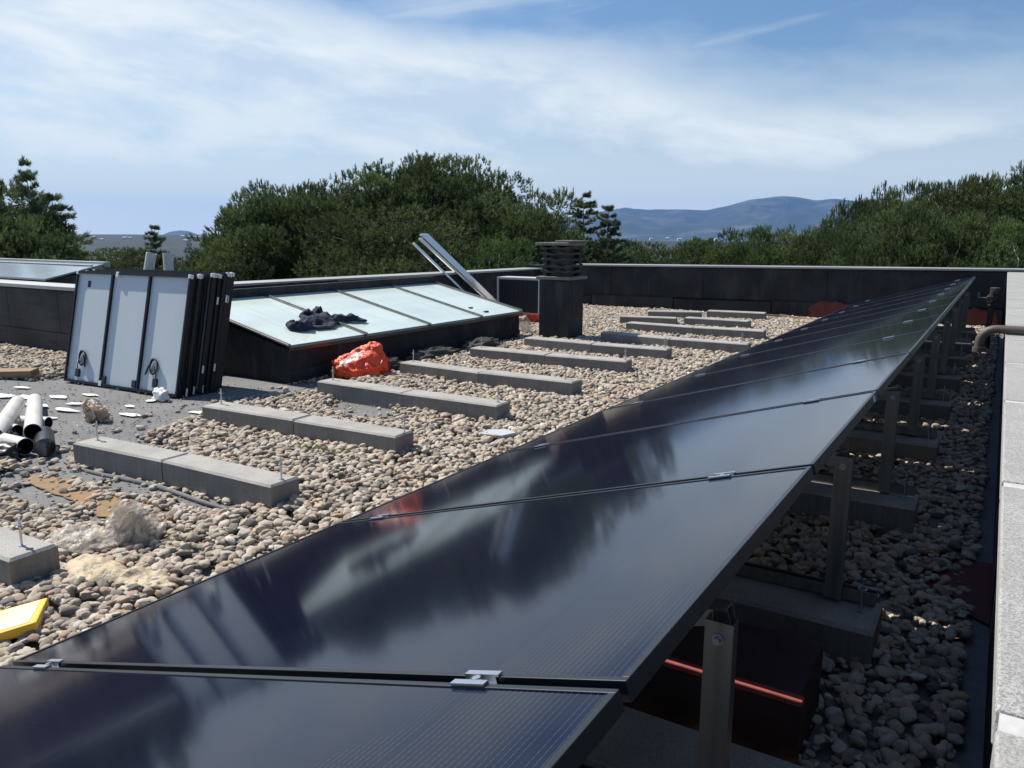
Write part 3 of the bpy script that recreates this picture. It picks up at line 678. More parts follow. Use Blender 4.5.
# ------------------------------------------------------------------ stack of panels leaning on the skylight
B0 = Vector((-7.88,4.14,GZ-.02)); ax = Vector((1.655,.105,0)).normalized(); back = Vector((-ax.y,ax.x,0)); lean = R(13.2)
upd = (back*math.sin(lean)+Vector((0,0,1))*math.cos(lean)).normalized(); nf = ax.cross(upd)   # nf points to the front
SL, SH = 1.66, 1.113
proto = {}
def mrot(): 
    return Matrix(((ax.x,upd.x,nf.x),(ax.y,upd.y,nf.y),(ax.z,upd.z,nf.z))).to_euler()
for k in range(12):
    j = rng.uniform(-.03,.03) if k else 0; j2 = rng.uniform(-.008,.010) if k else 0
    pos = B0 + back*(k*.0415) + ax*(j+ .004*k) + upd*j2
    t = empty('stacked_panel', pos, mrot())
    lab = 'front panel of the leaning stack, pale back with two black bars and cable loops' if k == 0 else (f'black framed panel leaning in the stack, {ORD[k]} from the front' if k < 11 else 'rearmost black framed panel of the leaning stack, next to the skylight')
    tag(t, lab, 'solar panel', 'solar panels stacked leaning beside the skylight')
    if not proto:
        m = MB(); H = .038
        m.box(0,SL,0,.03,-.002,0); 
        m = MB()
        for a in ((0,SL,0,.003),(0,SL,SH-.003,SH)): m.box(a[0],a[1],a[2],a[3],-H,0)
        for a in ((0,.003),(SL-.003,SL)): m.box(a[0],a[1],.003,SH-.003,-H,0)
        m.box(.003,SL-.003,.003,.026,-.0022,0); m.box(.003,SL-.003,SH-.026,SH-.003,-.0022,0)
        m.box(.003,.020,.026,SH-.026,-.0022,0); m.box(SL-.020,SL-.003,.026,SH-.026,-.0022,0)
        proto['f'] = m.build('panel_frame', stack_frame, t)
        m = MB(); m.box(.0035,SL-.0035,.0035,SH-.0035,-.0275,-.0245); proto['b'] = m.build('back_sheet', backsheet, t)
        m = MB(); m.box(.0035,SL-.0035,.0035,SH-.0035,-.0378,-.0350); proto['g'] = m.build('panel_glass', pv, t)
        for cx in (SL*.335, SL*.665):
            m = MB(); m.box(cx-.012,cx+.012,.027,SH-.027,-.024,-.001); m.build('cross_bar', stack_frame, t)
        for cx, sgn in ((.185,1),(1.335,-1)):
            jb = MB(); jb.box(cx-.03,cx+.03,.06,.14,-.024,-.006); o = jb.build('junction_box', black_plastic, t, .004)
            m = MB()
            for lp in range(4):
                pts = []
                for q in range(21):
                    a = 2*math.pi*q/20; r_ = .062+.006*math.sin(a*2+lp)
                    pts.append((cx+.045*sgn+r_*math.cos(a)*.8+.006*lp, .245+r_*math.sin(a)*1.1+.004*lp, -.018+.006*lp))
                m.tube(pts, .0042, 6, caps=False)
            m.tube([(cx,.13,-.015),(cx-.01*sgn,.17,-.01),(cx-.0*sgn,.2,-.008),(cx+.02*sgn,.25,-.004)], .0045, 8)
            m.tube([(cx+.075*sgn,.28,-.004),(cx+.10*sgn,.24,-.002),(cx+.115*sgn,.19,.0),(cx+.13*sgn,.165,.0)], [.005,.008,.009,.006], 8)
            m.build('cable_loop', black_plastic, t)
        for cx in (SL*.335+.05, SL*.665-.05):
            m = MB(); m.box(cx-.035,cx+.02,.03,.10,-.024,-.006); m.build('junction_box', black_plastic, t, .004)
        m = MB(); m.box(.165,.215,.955,1.02,-.0243,-.0235); m.build('sticker', cloth_grey, t)
        m = MB(); m.box(.55,.59,.0,.05,-.034,.004); m.build('corner_protector', white_plastic, t, .003)
        m = MB(); m.box(.615,.655,SH-.05,SH+.003,-.034,.004); m.build('corner_protector', white_plastic, t, .003)
    else:
        for s in proto.values(): c = s.copy(); C.objects.link(c); c.parent = t
    for (cx, cz, ok) in ((0,1,k in (0,2,4,7)),(1,1,k not in (1,4,8)),(1,0,k in (2,4,6)),(1,.78,k in (7,9,10)),(1,.2,k in (5,8))):
        if not ok: continue
        x = 0 if cx == 0 else SL; z = SH*cz; m = MB()
        hh = .034; zz0, zz1 = (z-hh, z+.004) if cz == 1 else ((z-.004, z+.07) if cz == 0 else (z-.035,z+.035))
        if cx == 0: m.box(-.004,.03,zz0,zz1,-.034,.003)
        else: m.box(SL-(.03 if cz==1 else -.0005),SL+.004,zz0,zz1,-.034 if cz==1 else -.026,.003 if cz==1 else -.006)
        m.build('corner_protector', white_plastic, t, .004)

# ------------------------------------------------------------------ skylight
t = empty('skylight', (-5.9,5.28,DECK)); tag(t, 'low lean to skylight with four opal glass panes behind the orange bag', 'skylight')
XF, XB, ZF, ZB = 0, -1.62, .385, .745; LY = 4.44
m = MB()
m.add([(XF-.03,0.03,-.1),(XB,0.03,-.1),(XB,.03,ZB-.04),(XF-.03,.03,ZF-.04),(XF-.03,LY-.03,-.1),(XB,LY-.03,-.1),(XB,LY-.03,ZB-.04),(XF-.03,LY-.03,ZF-.04)],
      [(0,3,2,1),(4,5,6,7),(0,4,7,3),(1,2,6,5),(3,7,6,2),(0,1,5,4)])
m.build('kerb', bitumen, t)
m = MB(); m.box(XF-.028,XF-.012,.03,1.5,-.1,.13); m.box(XF-.028,XF-.010,1.52,3.1,-.1,.15); m.box(XF-.028,XF-.012,3.12,LY-.03,-.1,.12); m.build('base_sheet', bitumen, t, .006)
sl = Vector((XB-XF,0,ZB-ZF)); sll = sl.length; slu = sl.normalized(); sn = Vector((slu.z,0,-slu.x)); sn = sn if sn.z > 0 else -sn
def slp(u, y, h): return Vector((XF,y,ZF))+slu*u+sn*h
def slbox(mb, u0, u1, y0_, y1_, h0, h1, mi=0):
    vs = [slp(u,y,h) for h in (h0,h1) for y in (y0_,y1_) for u in (u0,u1)]
    mb.add(vs, [(0,2,3,1),(4,5,7,6),(0,1,5,4),(2,6,7,3),(0,4,6,2),(1,3,7,5)], mi)
ymull = [0.02,1.13,2.27,3.40,LY-.02]
for a, b in zip(ymull[:-1], ymull[1:]):
    m = MB(); slbox(m, .012, sll-.01, a+.012, b-.012, -.012, .004); m.build('glass_pane', glass_pale, t)
for i, y in enumerate(ymull):
    m = MB(); slbox(m, -.005, sll, y-.022, y+.022, .006, .020); slbox(m, -.012, sll, y-.008, y+.008, .0201, .030); m.build('glazing_bar', alu_dull if i else coping_metal, t, .002)
m = MB(); slbox(m, -.03, .010, 0, LY, -.045, -.005); m.build('front_frame', black_frame, t)
m = MB(); m.box(XB-.06,XB+.03,-.05,LY+.02,ZB-.05,ZB+.10); m.box(XB-.09,XB-.06,-.05,LY*.55,ZB-.05,ZB+.13); m.build('back_flashing', bitumen, t, .006)
m = MB(); slbox(m, .36,.39,3.62,3.70,.004,.016); slbox(m,.14,.17,3.68,3.77,.004,.018); m.build('stone_chips', bitumen_old, t)
# left skylight beyond the parapet
t = empty('far_skylight', (-12.4,5.52,-1.46)); tag(t, 'grey glazed skylight roof beyond the weathered wall at far left', 'skylight')
m = MB(); m.add([(-4,0,.0),(1.25,0,0),(1.25,0,.86),(-4,0,.86),(-4,1.4,0),(1.25,1.4,0),(1.25,1.4,.93),(-4,1.4,.93)], [(0,1,2,3),(5,4,7,6),(1,5,6,2),(4,0,3,7)]); m.build('kerb', bitumen_old, t)
m = MB(); m.add([(-4,-.02,.862),(1.75,-.02,.862),(.65,1.45,.995),(-4,1.45,.995),(-4,-.02,.885),(1.75,-.02,.885),(.65,1.45,1.018),(-4,1.45,1.018)], [(3,2,1,0),(4,5,6,7),(0,1,5,4),(1,2,6,5),(2,3,7,6),(3,0,4,7)]); m.build('glass_pane', glass_grey, t)
m = MB(); m.box(-4,.66,1.44,1.54,.97,1.045); m.box(-4,.80,1.15,1.19,.995,1.012) ; m.build('ridge_cap', coping_metal, t, .004)

# jacket lying on the glass ---------------------------------------
def plane_M(origin, xdir, ydir):
    x = Vector(xdir).normalized(); z = sn.copy(); y = z.cross(x).normalized(); 
    return Matrix(((x.x,y.x,z.x,origin.x),(x.y,y.y,z.y,origin.y),(x.z,y.z,z.z,origin.z),(0,0,0,1)))
O = Vector((-5.9,5.28,DECK)) + slp(0,0,.022)
PM = plane_M(O, (0,1,0), None)        # x along the skylight, y up the slope
if (PM.to_3x3() @ Vector((0,1,0))).z < 0:
    PM = PM @ Matrix.Diagonal((1,-1,1,1))
t = empty('jacket', O); tag(t, 'dark navy jacket crumpled on the opal skylight glass', 'jacket')
def jpart(poly, h, sd, nm, mt, edge=.04, fs=7):
    poly = [(.38+x_*.60, .16+y_*.60) for x_, y_ in poly]; h *= 1.0
    o = fold(poly, .012, h, edge, fs, sd, nm, mt, M=PM, base=.012, ridge=.42); o.parent = t; o.matrix_parent_inverse = Matrix.Translation(-O); return o
jpart([(.34,.62),(.42,.50),(.55,.34),(.80,.26),(1.05,.30),(1.22,.40),(1.32,.60),(1.30,.85),(1.20,1.02),(.98,1.06),(.80,.98),(.66,.80),(.52,.72)], .085, 4, 'torso', cloth_dark)
jpart([(.02,.44),(.10,.28),(.28,.22),(.46,.30),(.58,.42),(.52,.58),(.36,.60),(.26,.68),(.12,.62)], .125, 14, 'sleeve', cloth_dark, .07, 6)
jpart([(1.20,.48),(1.40,.44),(1.62,.36),(1.80,.26),(1.90,.30),(1.88,.44),(1.70,.56),(1.46,.66),(1.28,.72)], .075, 24, 'sleeve', cloth_dark)
jpart([(1.10,.92),(1.24,.84),(1.36,.96),(1.48,1.22),(1.42,1.30),(1.26,1.14)], .10, 33, 'collar', cloth_dark, .04)
jpart([(.40,.36),(.52,.24),(.78,.20),(.98,.22),(.90,.30),(.62,.34),(.50,.42)], .045, 43, 'lining', cloth_grey, .04)

# orange bag -------------------------------------------------------
import bmesh
def orange_bag():
    t = empty('plastic_bag', (-5.55,5.95,GZ-.02), (0,0,yaw)); tag(t, 'crumpled orange plastic bag with a white print in front of the skylight', 'bag')
    bm = bmesh.new()
    for c in ((-.29,-.10,0),(0,-.19,0),(.2,-.13,.02),(-.25,.18,0),(.29,.16,0),(-.29,-.07,.17),(-.22,-.12,.13),(-.03,-.20,.10),(.25,-.10,.15),(.10,.06,.37),(.17,.05,.34),(-.20,.16,.20),(.29,.08,.17)): bm.verts.new(c)
    bmesh.ops.convex_hull(bm, input=bm.verts[:])
    for v in [v for v in bm.verts if not v.link_faces]: bm.verts.remove(v)
    for _ in range(4): bmesh.ops.subdivide_edges(bm, edges=bm.edges[:], cuts=1, use_grid_fill=True)
    bm.normal_update()
    for v in bm.verts:
        p = v.co.copy(); q = p*6.5+Vector((3,1,0)); dd = mnoise.voronoi(q)[0]; d2 = mnoise.voronoi(q*2.3)[0]
        v.co += v.normal*(.06*(min(.6,dd[1]-dd[0])-.25)+.034*(min(.6,d2[1]-d2[0])-.25)+.03*mnoise.noise(p*5)); v.co.z = max(0, v.co.z)
    me = bpy.data.meshes.new('bag_body'); 
    for f in bm.faces:
        c = f.calc_center_median(); f.smooth = True
        if f.normal.z > .25 and -.20 < c.x < .03 and .12 < c.z < .30 and abs((c.z-.20)-(c.x+.08)*.5) < .030 and mnoise.noise(c*30) > -.12: f.material_index = 1
    bm.to_mesh(me); bm.free(); me.materials.append(orange); me.materials.append(white_plastic)
    o = bpy.data.objects.new('bag_body', me); C.objects.link(o); o.parent = t
    return t, o
bag, bag_body = orange_bag()

# chimney ----------------------------------------------------------
t = empty('chimney', (-5.33,9.87,DECK)); tag(t, 'square bitumen wrapped chimney with stacked concrete louvre slabs on top', 'chimney')
m = MB(); m.box(-.235,.235,-.225,.225,-.2,.86); m.build('shaft', bitumen, t, .01)
m = MB(); m.box(.02,.24,-.232,-.226,0,.84); m.box(-.236,-.2,-.232,-.226,0,.84); m.build('lap_sheet', bitumen, t, .004)
m = MB(); m.box(-.275,.275,-.265,.265,.862,.905); m.build('base_slab', chimney_slab, t, .006)
m = MB(); m.box(-.15,.15,-.15,.15,.905,1.30); m.build('flue', black_plastic, t)
def wavy(z, th, half, amp, ph):
    m = MB(); n = 14; vs = []
    for s in (0,1):
        for j in range(n+1):
            for i in range(n+1):
                x = -half+2*half*i/n; y = -half+2*half*j/n
                w_ = amp*(math.sin(x*19+ph)+math.sin(y*19+ph*1.3))*.5
                vs.append((x,y,z+w_+(th if s else 0)*(1+.3*math.sin(x*31+ph))))
    q = (n+1)*(n+1); fs = []
    for j in range(n):
        for i in range(n):
            a = j*(n+1)+i; fs.append((a,a+n+1,a+n+2,a+1)); fs.append((q+a,q+a+1,q+a+n+2,q+a+n+1))
    for i in range(n):
        fs.append((i,i+1,q+i+1,q+i)); a = n*(n+1)+i; fs.append((a+1,a,q+a,q+a+1))
        a = i*(n+1); fs.append((a+n+1,a,q+a,q+a+n+1)); a = i*(n+1)+n; fs.append((a,a+n+1,q+a+n+1,q+a))
    return m.add(vs, fs)
for i, (z, hf) in enumerate(((.955,.225),(1.035,.22),(1.12,.222),(1.205,.225),(1.285,.23))):
    wavy(z, .034, hf, .010, i*1.9).build('louvre_slab', chimney_dark, t, .004)
    m = MB()
    for sx in (-1,1):
        for sy in (-1,1): m.box(sx*.17-.03,sx*.17+.03,sy*.17-.03,sy*.17+.03,z-.045,z+.002)
    m.build('spacer', chimney_dark, t)
m = MB(); m.box(-.29,.24,-.27,.27,1.335,1.375); m.build('top_slab', chimney_slab, t, .008)
m = MB(); m.box(.02,.29,-.25,.26,1.378,1.405); m.build('loose_slab', chimney_slab, t, .008)

# condenser --------------------------------------------------------
t = empty('condenser_unit', (-7.48,12.2,DECK)); tag(t, 'outdoor condenser unit with dark coil grille between skylight and chimney', 'condenser unit')
m = MB(); m.box(-.46,.46,.0,.36,.05,.72)
m.build('casing', ac_white, t, .01)
m = MB(); 
for a in ((-.46,.46,.68,.72),(-.46,.46,.05,.09),(-.46,-.42,.09,.68),(.42,.46,.09,.68)): m.box(a[0],a[1],-.02,.0,a[2],a[3])
m.build('grille_frame', ac_white, t, .003)
m = MB(); m.box(-.419,.419,-.006,-.001,.091,.679)
for i in range(28): m.box(-.418,.418,-.012,-.0065,.10+i*.0208,.104+i*.0208)
for i in range(9): m.box(-.38+i*.095-.002,-.38+i*.095+.002,-.017,-.0125,.092,.678)
m.build('coil_grille', fins, t)
m = MB(); m.box(-.40,-.33,.02,.34,-.01,.05); m.box(.33,.40,.02,.34,-.01,.05); m.build('foot', black_plastic, t)
t = empty('red_trough', (-6.72,11.25,GZ)); tag(t, 'small red plastic trough on the gravel left of the chimney', 'trough')
m = MB(); m.add([(-.19,-.07,0),(.19,-.07,0),(.19,.07,0),(-.19,.07,0),(-.23,-.10,.13),(.23,-.10,.13),(.23,.10,.13),(-.23,.10,.13)], [(3,2,1,0),(0,1,5,4),(1,2,6,5),(2,3,7,6),(3,0,4,7)]); m.box(-.24,.24,-.115,-.10,.115,.135); m.box(-.24,.24,.10,.115,.115,.135); m.box(-.245,-.23,-.10,.10,.115,.135); m.box(.23,.245,-.10,.10,.115,.135)
m.build('trough_body', mat('red_plastic', (.42,.035,.02), .45), t)
tag(crumple('crumpled_sack', clear_film, (-6.05,10.0,GZ+.05), (.11,.13,.20), 5), 'crumpled pale sack between the skylight corner and the chimney', 'sack')

# leaning aluminium rails -----------------------------------------
A = Vector((-8.2,12.42,-1.42)); B = Vector((-8.5,11.47,-.6)); D = (B-A)
t = empty('rail_bundle', A); tag(t, 'thick bundle of shiny aluminium rails leaning on the side parapet', 'rails')
m = MB(); top = A + D*1.66; sidev = D.cross(Vector((0,0,1))).normalized()
for i in range(3):
    for j in range(2):
        off = Vector((0,.055*i-.0,0))*1.0 + Vector((0,0,.048*j)) + Vector((.03*j,0,0))
        cprof(m, off*1.0+Vector((0,.02,.08)), (top-A)+off+Vector((0,.02+.02*i,.02*j)), .045, .042, .003, (0,.3,1))
m.build('rail', alu, t)
A2 = Vector((-8.2,12.15,-1.42)); D2 = Vector((-8.5,11.22,-.62))-A2
t = empty('leaning_rail', A2); tag(t, 'single thin aluminium rail leaning left of the rail bundle', 'rails')
m = MB(); cprof(m, (0,0,0), D2*1.60, .036, .038, .003, (0,.3,1)); m.build('rail', alu, t)

# two vent pipes behind the stack ---------------------------------
for (x, y, tx, lab) in ((-8.25,5.36,.14,'tilted pale vent pipe sticking up behind the panel stack'),(-8.2,5.63,0,'upright pale vent pipe sticking up behind the panel stack')):
    t = empty('vent_pipe', (x,y,DECK)); tag(t, lab, 'pipe', 'vent pipes behind the stack')
    m = MB(); m.hollow((-tx*1.3 if tx else 0,-tx*.8,0), (tx*.55,tx*.35,1.255), .055, .047); m.build('pipe', [tube_white, black_plastic], t)

# cardboard-like tubes on the felt --------------------------------
TUB = [((-5.54,2.67,.115),(-6.88,3.36,.06),.058,'white tube propped up with its black end towards the camera'),
       ((-5.41,2.55,.058),(-5.85,2.53,.058),.058,'white tube lying across the front of the tube heap'),
       ((-5.26,2.60,.062),(-5.62,2.78,.062),.062,'short black tube beside the white front tube of the heap'),
       ((-5.70,2.50,.10),(-6.57,3.08,.13),.055,'long white tube rising at the very left photo edge'),
       ((-5.98,3.00,.055),(-6.45,2.80,.055),.045,'dark ended tube under the propped up white tube'),
       ((-5.90,2.74,.055),(-6.7,2.66,.055),.050,'shaded tube at the bottom of the heap')]
for a, b, r_, lab in TUB:
    a = Vector(a); b = Vector(b); z = Vector((0,0,DECK+.012))
    t = empty('tube', a+z); tag(t, lab, 'tube', 'tubes heaped on the felt at the left')
    m = MB(); m.hollow((0,0,0), b-a, r_, r_-.004); m.build('tube_wall', [black_plastic if 'short black' in lab else tube_white, black_plastic], t)
for (p, s, sd, lab) in (((-5.5,2.42,DECK+.05),(.20,.10,.06),3,'black crumpled film under the front tubes'),((-5.85,2.55,DECK+.06),(.16,.16,.09),9,'black crumpled film in the middle of the tube heap')):
    tag(crumple('film_scrap', black_plastic, p, s, sd, f=3, amp=.6), lab, 'plastic film')
tag(crumple('film_scrap', clear_film, (-6.15,2.75,DECK+.05), (.16,.14,.07), 12, f=3), 'pale crumpled film behind the tube heap', 'plastic film')

# paper scraps -----------------------------------------------------
SCR = [(-7.9,3.75,.16,.07,20),(-7.35,3.55,.30,.10,8),(-7.15,3.70,.26,.07,15),(-6.95,3.40,.28,.12,5),(-6.75,3.62,.20,.07,25),(-7.6,3.45,.26,.11,0),(-6.55,3.45,.22,.08,10),(-7.0,3.90,.16,.06,12),(-6.25,3.82,.13,.06,5),(-5.55,3.98,.17,.09,0),(-5.35,4.05,.13,.06,30),(-5.95,3.62,.18,.09,10),(-4.98,3.62,.17,.09,60),(-4.85,3.50,.12,.07,20),(-5.35,2.98,.08,.05,10),(-6.0,2.98,.14,.07,40),(-6.4,3.2,.18,.09,30),(-7.85,3.4,.2,.1,10),(-6.3,4.05,.14,.06,0)]
PL = ['left of the stack near the wall','in the scatter left of the stack foot','at the middle of the scatter by the stack','nearest the tube heap in the scatter','at the right end of the scatter','at the far left of the scatter','between scatter and crumpled film','touching the scatter behind','alone behind the crumpled film','under the front corner of the stack','at the foot of the stack corner','right of the crumpled film','beside the gravel patch edge','just before the gravel patch edge','between the tubes and the bolt','by the black tube end','behind the propped up tube','at the left photo edge','at the middle foot of the stack']
for i, (x,y,a,b,rz) in enumerate(SCR):
    rr_ = random.Random(i); n = rr_.choice((6,7,8)); poly = [(a*.6*math.cos(2*math.pi*q/n+.3)*rr_.uniform(.5,1.25), b*.6*math.sin(2*math.pi*q/n+.3)*rr_.uniform(.5,1.3)) for q in range(n)]
    m = MB(); m.prism(poly, 0, .002); o = m.build('paper_scrap', paper, loc=(x,y,DECK+.014)); o.rotation_euler = (R(rr_.uniform(-3,3)),R(rr_.uniform(-3,3)),R(rz))
    tag(o, 'torn white paper scrap on the felt '+PL[i], 'paper scrap', 'white paper scraps scattered on the felt')
# crumpled films
def film_ball(name, m, loc, size, seed, n=22, parent=None):
    rs = random.Random(seed); mb = MB()
    for k in range(n):
        E_ = Euler((rs.uniform(0,6.28),rs.uniform(0,6.28),rs.uniform(0,6.28))).to_matrix(); c = Vector((rs.gauss(0,.35),rs.gauss(0,.35),rs.gauss(0,.3))); g_ = 11; w_ = rs.uniform(.7,1.15); vs = []
        for j in range(g_):
            for i in range(g_):
                u, v = (i/(g_-1)-.5)*w_*1.5, (j/(g_-1)-.5)*w_
                q = Vector((u*2.6+k*3,v*2.6,seed)); dd = mnoise.voronoi(q)[0]
                p = E_ @ Vector((u,v,.30*mnoise.noise(q*.7)+.30*(min(.7,dd[1]-dd[0])-.3)-.5*u*u)) + c
                if p.length > 1: p *= 1/p.length**.7
                vs.append((p.x*size[0],p.y*size[1],max(-.45,p.z)*size[2]))
        mb.add(vs, [(j*g_+i,j*g_+i+1,(j+1)*g_+i+1,(j+1)*g_+i) for j in range(g_-1) for i in range(g_-1)], 0, False)
    o = mb.build(name, m, parent, loc=loc); return o
t = film_ball('crumpled_film', tan_clear, (-6.02,3.38,DECK+.06), (.15,.10,.12), 23, n=10); tag(t, 'tan crumpled film ball on the felt before the panel stack', 'plastic film')
o = fold([(-.22,-.05),(-.1,-.1),(.1,-.08),(.2,.0),(.1,.08),(-.1,.07)], .012, .05, .05, 12, 5, 'film_tail', clear_film, M=Matrix.Translation((-.05,-.12,-.10))); o.parent = t
t = film_ball('crumpled_film', clear_film, (-3.38,2.02,GZ+.05), (.13,.11,.14), 35); tag(t, 'cloudy crumpled film ball on the gravel in the left foreground', 'plastic film')
o = fold([(-.34,-.16),(-.2,-.22),(-.02,-.2),(.06,-.06),(.06,.1),(-.02,.2),(-.10,.1),(-.2,.0),(-.3,-.04)], .012, .07, .05, 12, 8, 'film_tail', clear_film, M=Matrix.Translation((-.02,-.04,-.05))); o.parent = t
o = fold([(-3.32,1.66),(-3.16,1.60),(-2.98,1.68),(-2.80,1.73),(-2.74,1.80),(-2.88,1.86),(-3.05,1.80),(-3.2,1.82),(-3.36,1.78)], .012, .05, .05, 9, 18, 'film_strip', tan_film, M=Matrix.Translation((0,0,GZ+.005)))
tag(o, 'flat tan film strip lying on pebbles near the panel edge', 'plastic film')
tag(crumple('film_scrap', clear_film, (-4.85,3.98,DECK+.03), (.24,.06,.035), 41, f=3), 'clear crinkled film at the foot of the stack near the second block row', 'plastic film')
tag(crumple('film_scrap', clear_film, (-4.62,2.98,DECK+.02), (.13,.07,.035), 47, f=3), 'clear crinkled film behind the nearest long block row', 'plastic film')
tag(crumple('film_scrap', white_plastic, (-6.28,4.14,DECK+.04), (.10,.06,.08), 51, f=3, amp=.6), 'white crinkled film at the right foot of the front stacked panel', 'plastic film')
# yellow block
t = empty('yellow_block', (-3.02,1.38,GZ+.005), (R(2),R(-2),0)); tag(t, 'yellow foam block with pale top lying on the pebbles at the left edge', 'foam block')
Q = [(.02,.055),(.19,-.075),(.08,-.42),(-.12,-.33)]
m = MB(); m.prism(Q[::-1], .0, .038); m.build('block_body', yellow, t, .006)
cq = (sum(q[0] for q in Q)/4, sum(q[1] for q in Q)/4)
m = MB(); m.prism([(cq[0]+(q[0]-cq[0])*.84, cq[1]+(q[1]-cq[1])*.88) for q in Q][::-1], .0385, .0395); m.build('top_face', pale_top, t)
# small bits on gravel
t = empty('plastic_tag', (-3.56,5.03,GZ), (R(60),R(10),R(15))); tag(t, 'white plastic tag standing in the gravel before a block end', 'tag')
m = MB(); m.box(-.05,.05,-.09,.07,0,.006); m.build('tag_sheet', paper, t); m = MB(); m.box(-.03,.01,-.05,.0,.0065,.0075); m.box(.015,.03,-.05,.03,.0065,.0075); m.build('tag_print', cloth_grey, t)
t = MB(); t.prism([(-.14,-.05),(.05,-.08),(.13,-.0),(.02,.07),(-.12,.05)], 0, .022); o = t.build('tile_fragment', stone_tile, None, .004, loc=(-2.98,4.62,GZ+.004)); o.rotation_euler = (R(5),R(-4),R(10)); tag(o, 'grey broken tile lying on gravel near the panel edge', 'tile fragment')
m = MB(); rw = random.Random(4)
for i in range(70):
    a = rw.uniform(0,6.28); r_ = rw.uniform(0,.20); p = Vector((r_*math.cos(a)*1.3, r_*math.sin(a)*.6, 0)); h = rw.uniform(.012,.035); d_ = Vector((rw.uniform(-.5,.5),rw.uniform(-.5,.5),1)).normalized(); s_ = d_.orthogonal().normalized()*.012
    m.add([p-s_, p+s_, p+d_*h+s_*.6, p+d_*h*1.2-s_*.6], [(0,1,2,3)])
tag(m.build('weed', weed, loc=(-3.80,3.62,GZ)), 'small green weed growing before the second block row', 'plant')
# timber pieces by the left wall
for (x,y,rz,l,w_,h_,lab) in ((-8.62,3.98,18,.75,.16,.07,'rough timber piece lying beside the foot of the panel stack'),(-9.35,3.88,-4,.95,.14,.06,'rough timber piece at the left photo edge before the gravel')):
    m = MB(); m.prism([(-l/2,-w_/2),(0,-w_*.6),(l/2,-w_/2),(l/2-.05,w_/2),(-.1,w_*.45),(-l/2+.03,w_/2)], 0, h_); o = m.build('timber_piece', timber, None, .012, loc=(x,y,DECK+.02)); o.rotation_euler = (R(4),R(-3),R(rz)); tag(o, lab, 'timber')
# slabs/tarp along the skylight foot
for i, (x,y,sx,sy,sz,lab) in enumerate(((-5.72,6.50,.16,.26,.07,'dark rubble heap at the skylight foot right beside the orange bag'),(-5.70,7.35,.14,.42,.09,'dark rubble heap at the middle of the skylight foot'),(-5.66,8.3,.16,.36,.10,'dark rubble heap at the skylight foot nearest the chimney'))):
    tag(crumple('rubble', bitumen_old, (x,y,GZ+.02), (sx,sy,sz*1.0), 60+i, f=3.4, amp=.5, flat=True), lab, 'rubble', 'rubble heaps along the skylight foot')
for (x,y,rz,lab) in ((-3.3,14.45,8,'straight grey lath near the red wall patch'),(-3.05,14.35,-28,'crooked pale lath crossing another near the red wall patch')):
    m = MB(); m.box(-.35,.35,-.02,.02,0,.03); o = m.build('wood_lath', timber, loc=(x,y,GZ+.01)); o.rotation_euler = (0,R(2),R(rz)); tag(o, lab, 'lath')

# pipe and valve on the right --------------------------------------
t = empty('overflow_pipe', (0,4.85,-.475)); tag(t, 'old brown steel pipe bending over the pale coping at the right', 'pipe')
pts = [(.95,0,0),(.5,0,0),(.12,0,0),(.0,0,0)]+[(-.0-.075*math.sin(a),0,-.075+.075*math.cos(a)) for a in [R(q) for q in (15,30,45,60,75,90)]]+[(-.075,0,-.12)]
m = MB(); m.tube(pts, .023, 14); m.tube([(-.075,0,-.10),(-.075,0,-.125)], .031, 14); m.build('pipe', rust, t)
m = MB(); m.tube([(.9,0,-.045),(.03,0,-.045)], .005, 8); m.tube([(.22,0,-.045),(.22,0,0)], .005, 8); m.build('bracket_rod', rust, t)
t = empty('water_valve', (-.10,11.8,-1.46)); t.scale = (1.9,1.9,.70); tag(t, 'vertical water pipe with a lever valve in the gravel gutter', 'valve')
m = MB(); m.tube([(0,0,0),(0,0,.93)], .019, 12); m.build('pipe', rust, t)
m = MB(); m.tube([(0,0,.93),(0,0,.97)], .028, 12); m.box(-.03,.03,-.025,.025,.97,1.03); m.tube([(0,0,1.03),(0,0,1.06)], .026, 6, smooth=False); m.tube([(0,0,.86),(0,0,.885)], .026, 12); m.build('valve_body', rust, t, .002)
m = MB(); m.tube([(0,0,1.06),(.01,0,1.10),(.012,0,1.17)], [.02,.028,.028], 12); m.tube([(.012,0,1.17),(.012,0,1.19)], .031, 12); m.build('spout', alu_dull, t)
m = MB(); m.tube([(-.03,0,1.0),(-.075,0,1.0)], .010, 8); m.box(-.085,-.075,-.008,.008,.99,1.09); m.build('lever', alu_dull, t)

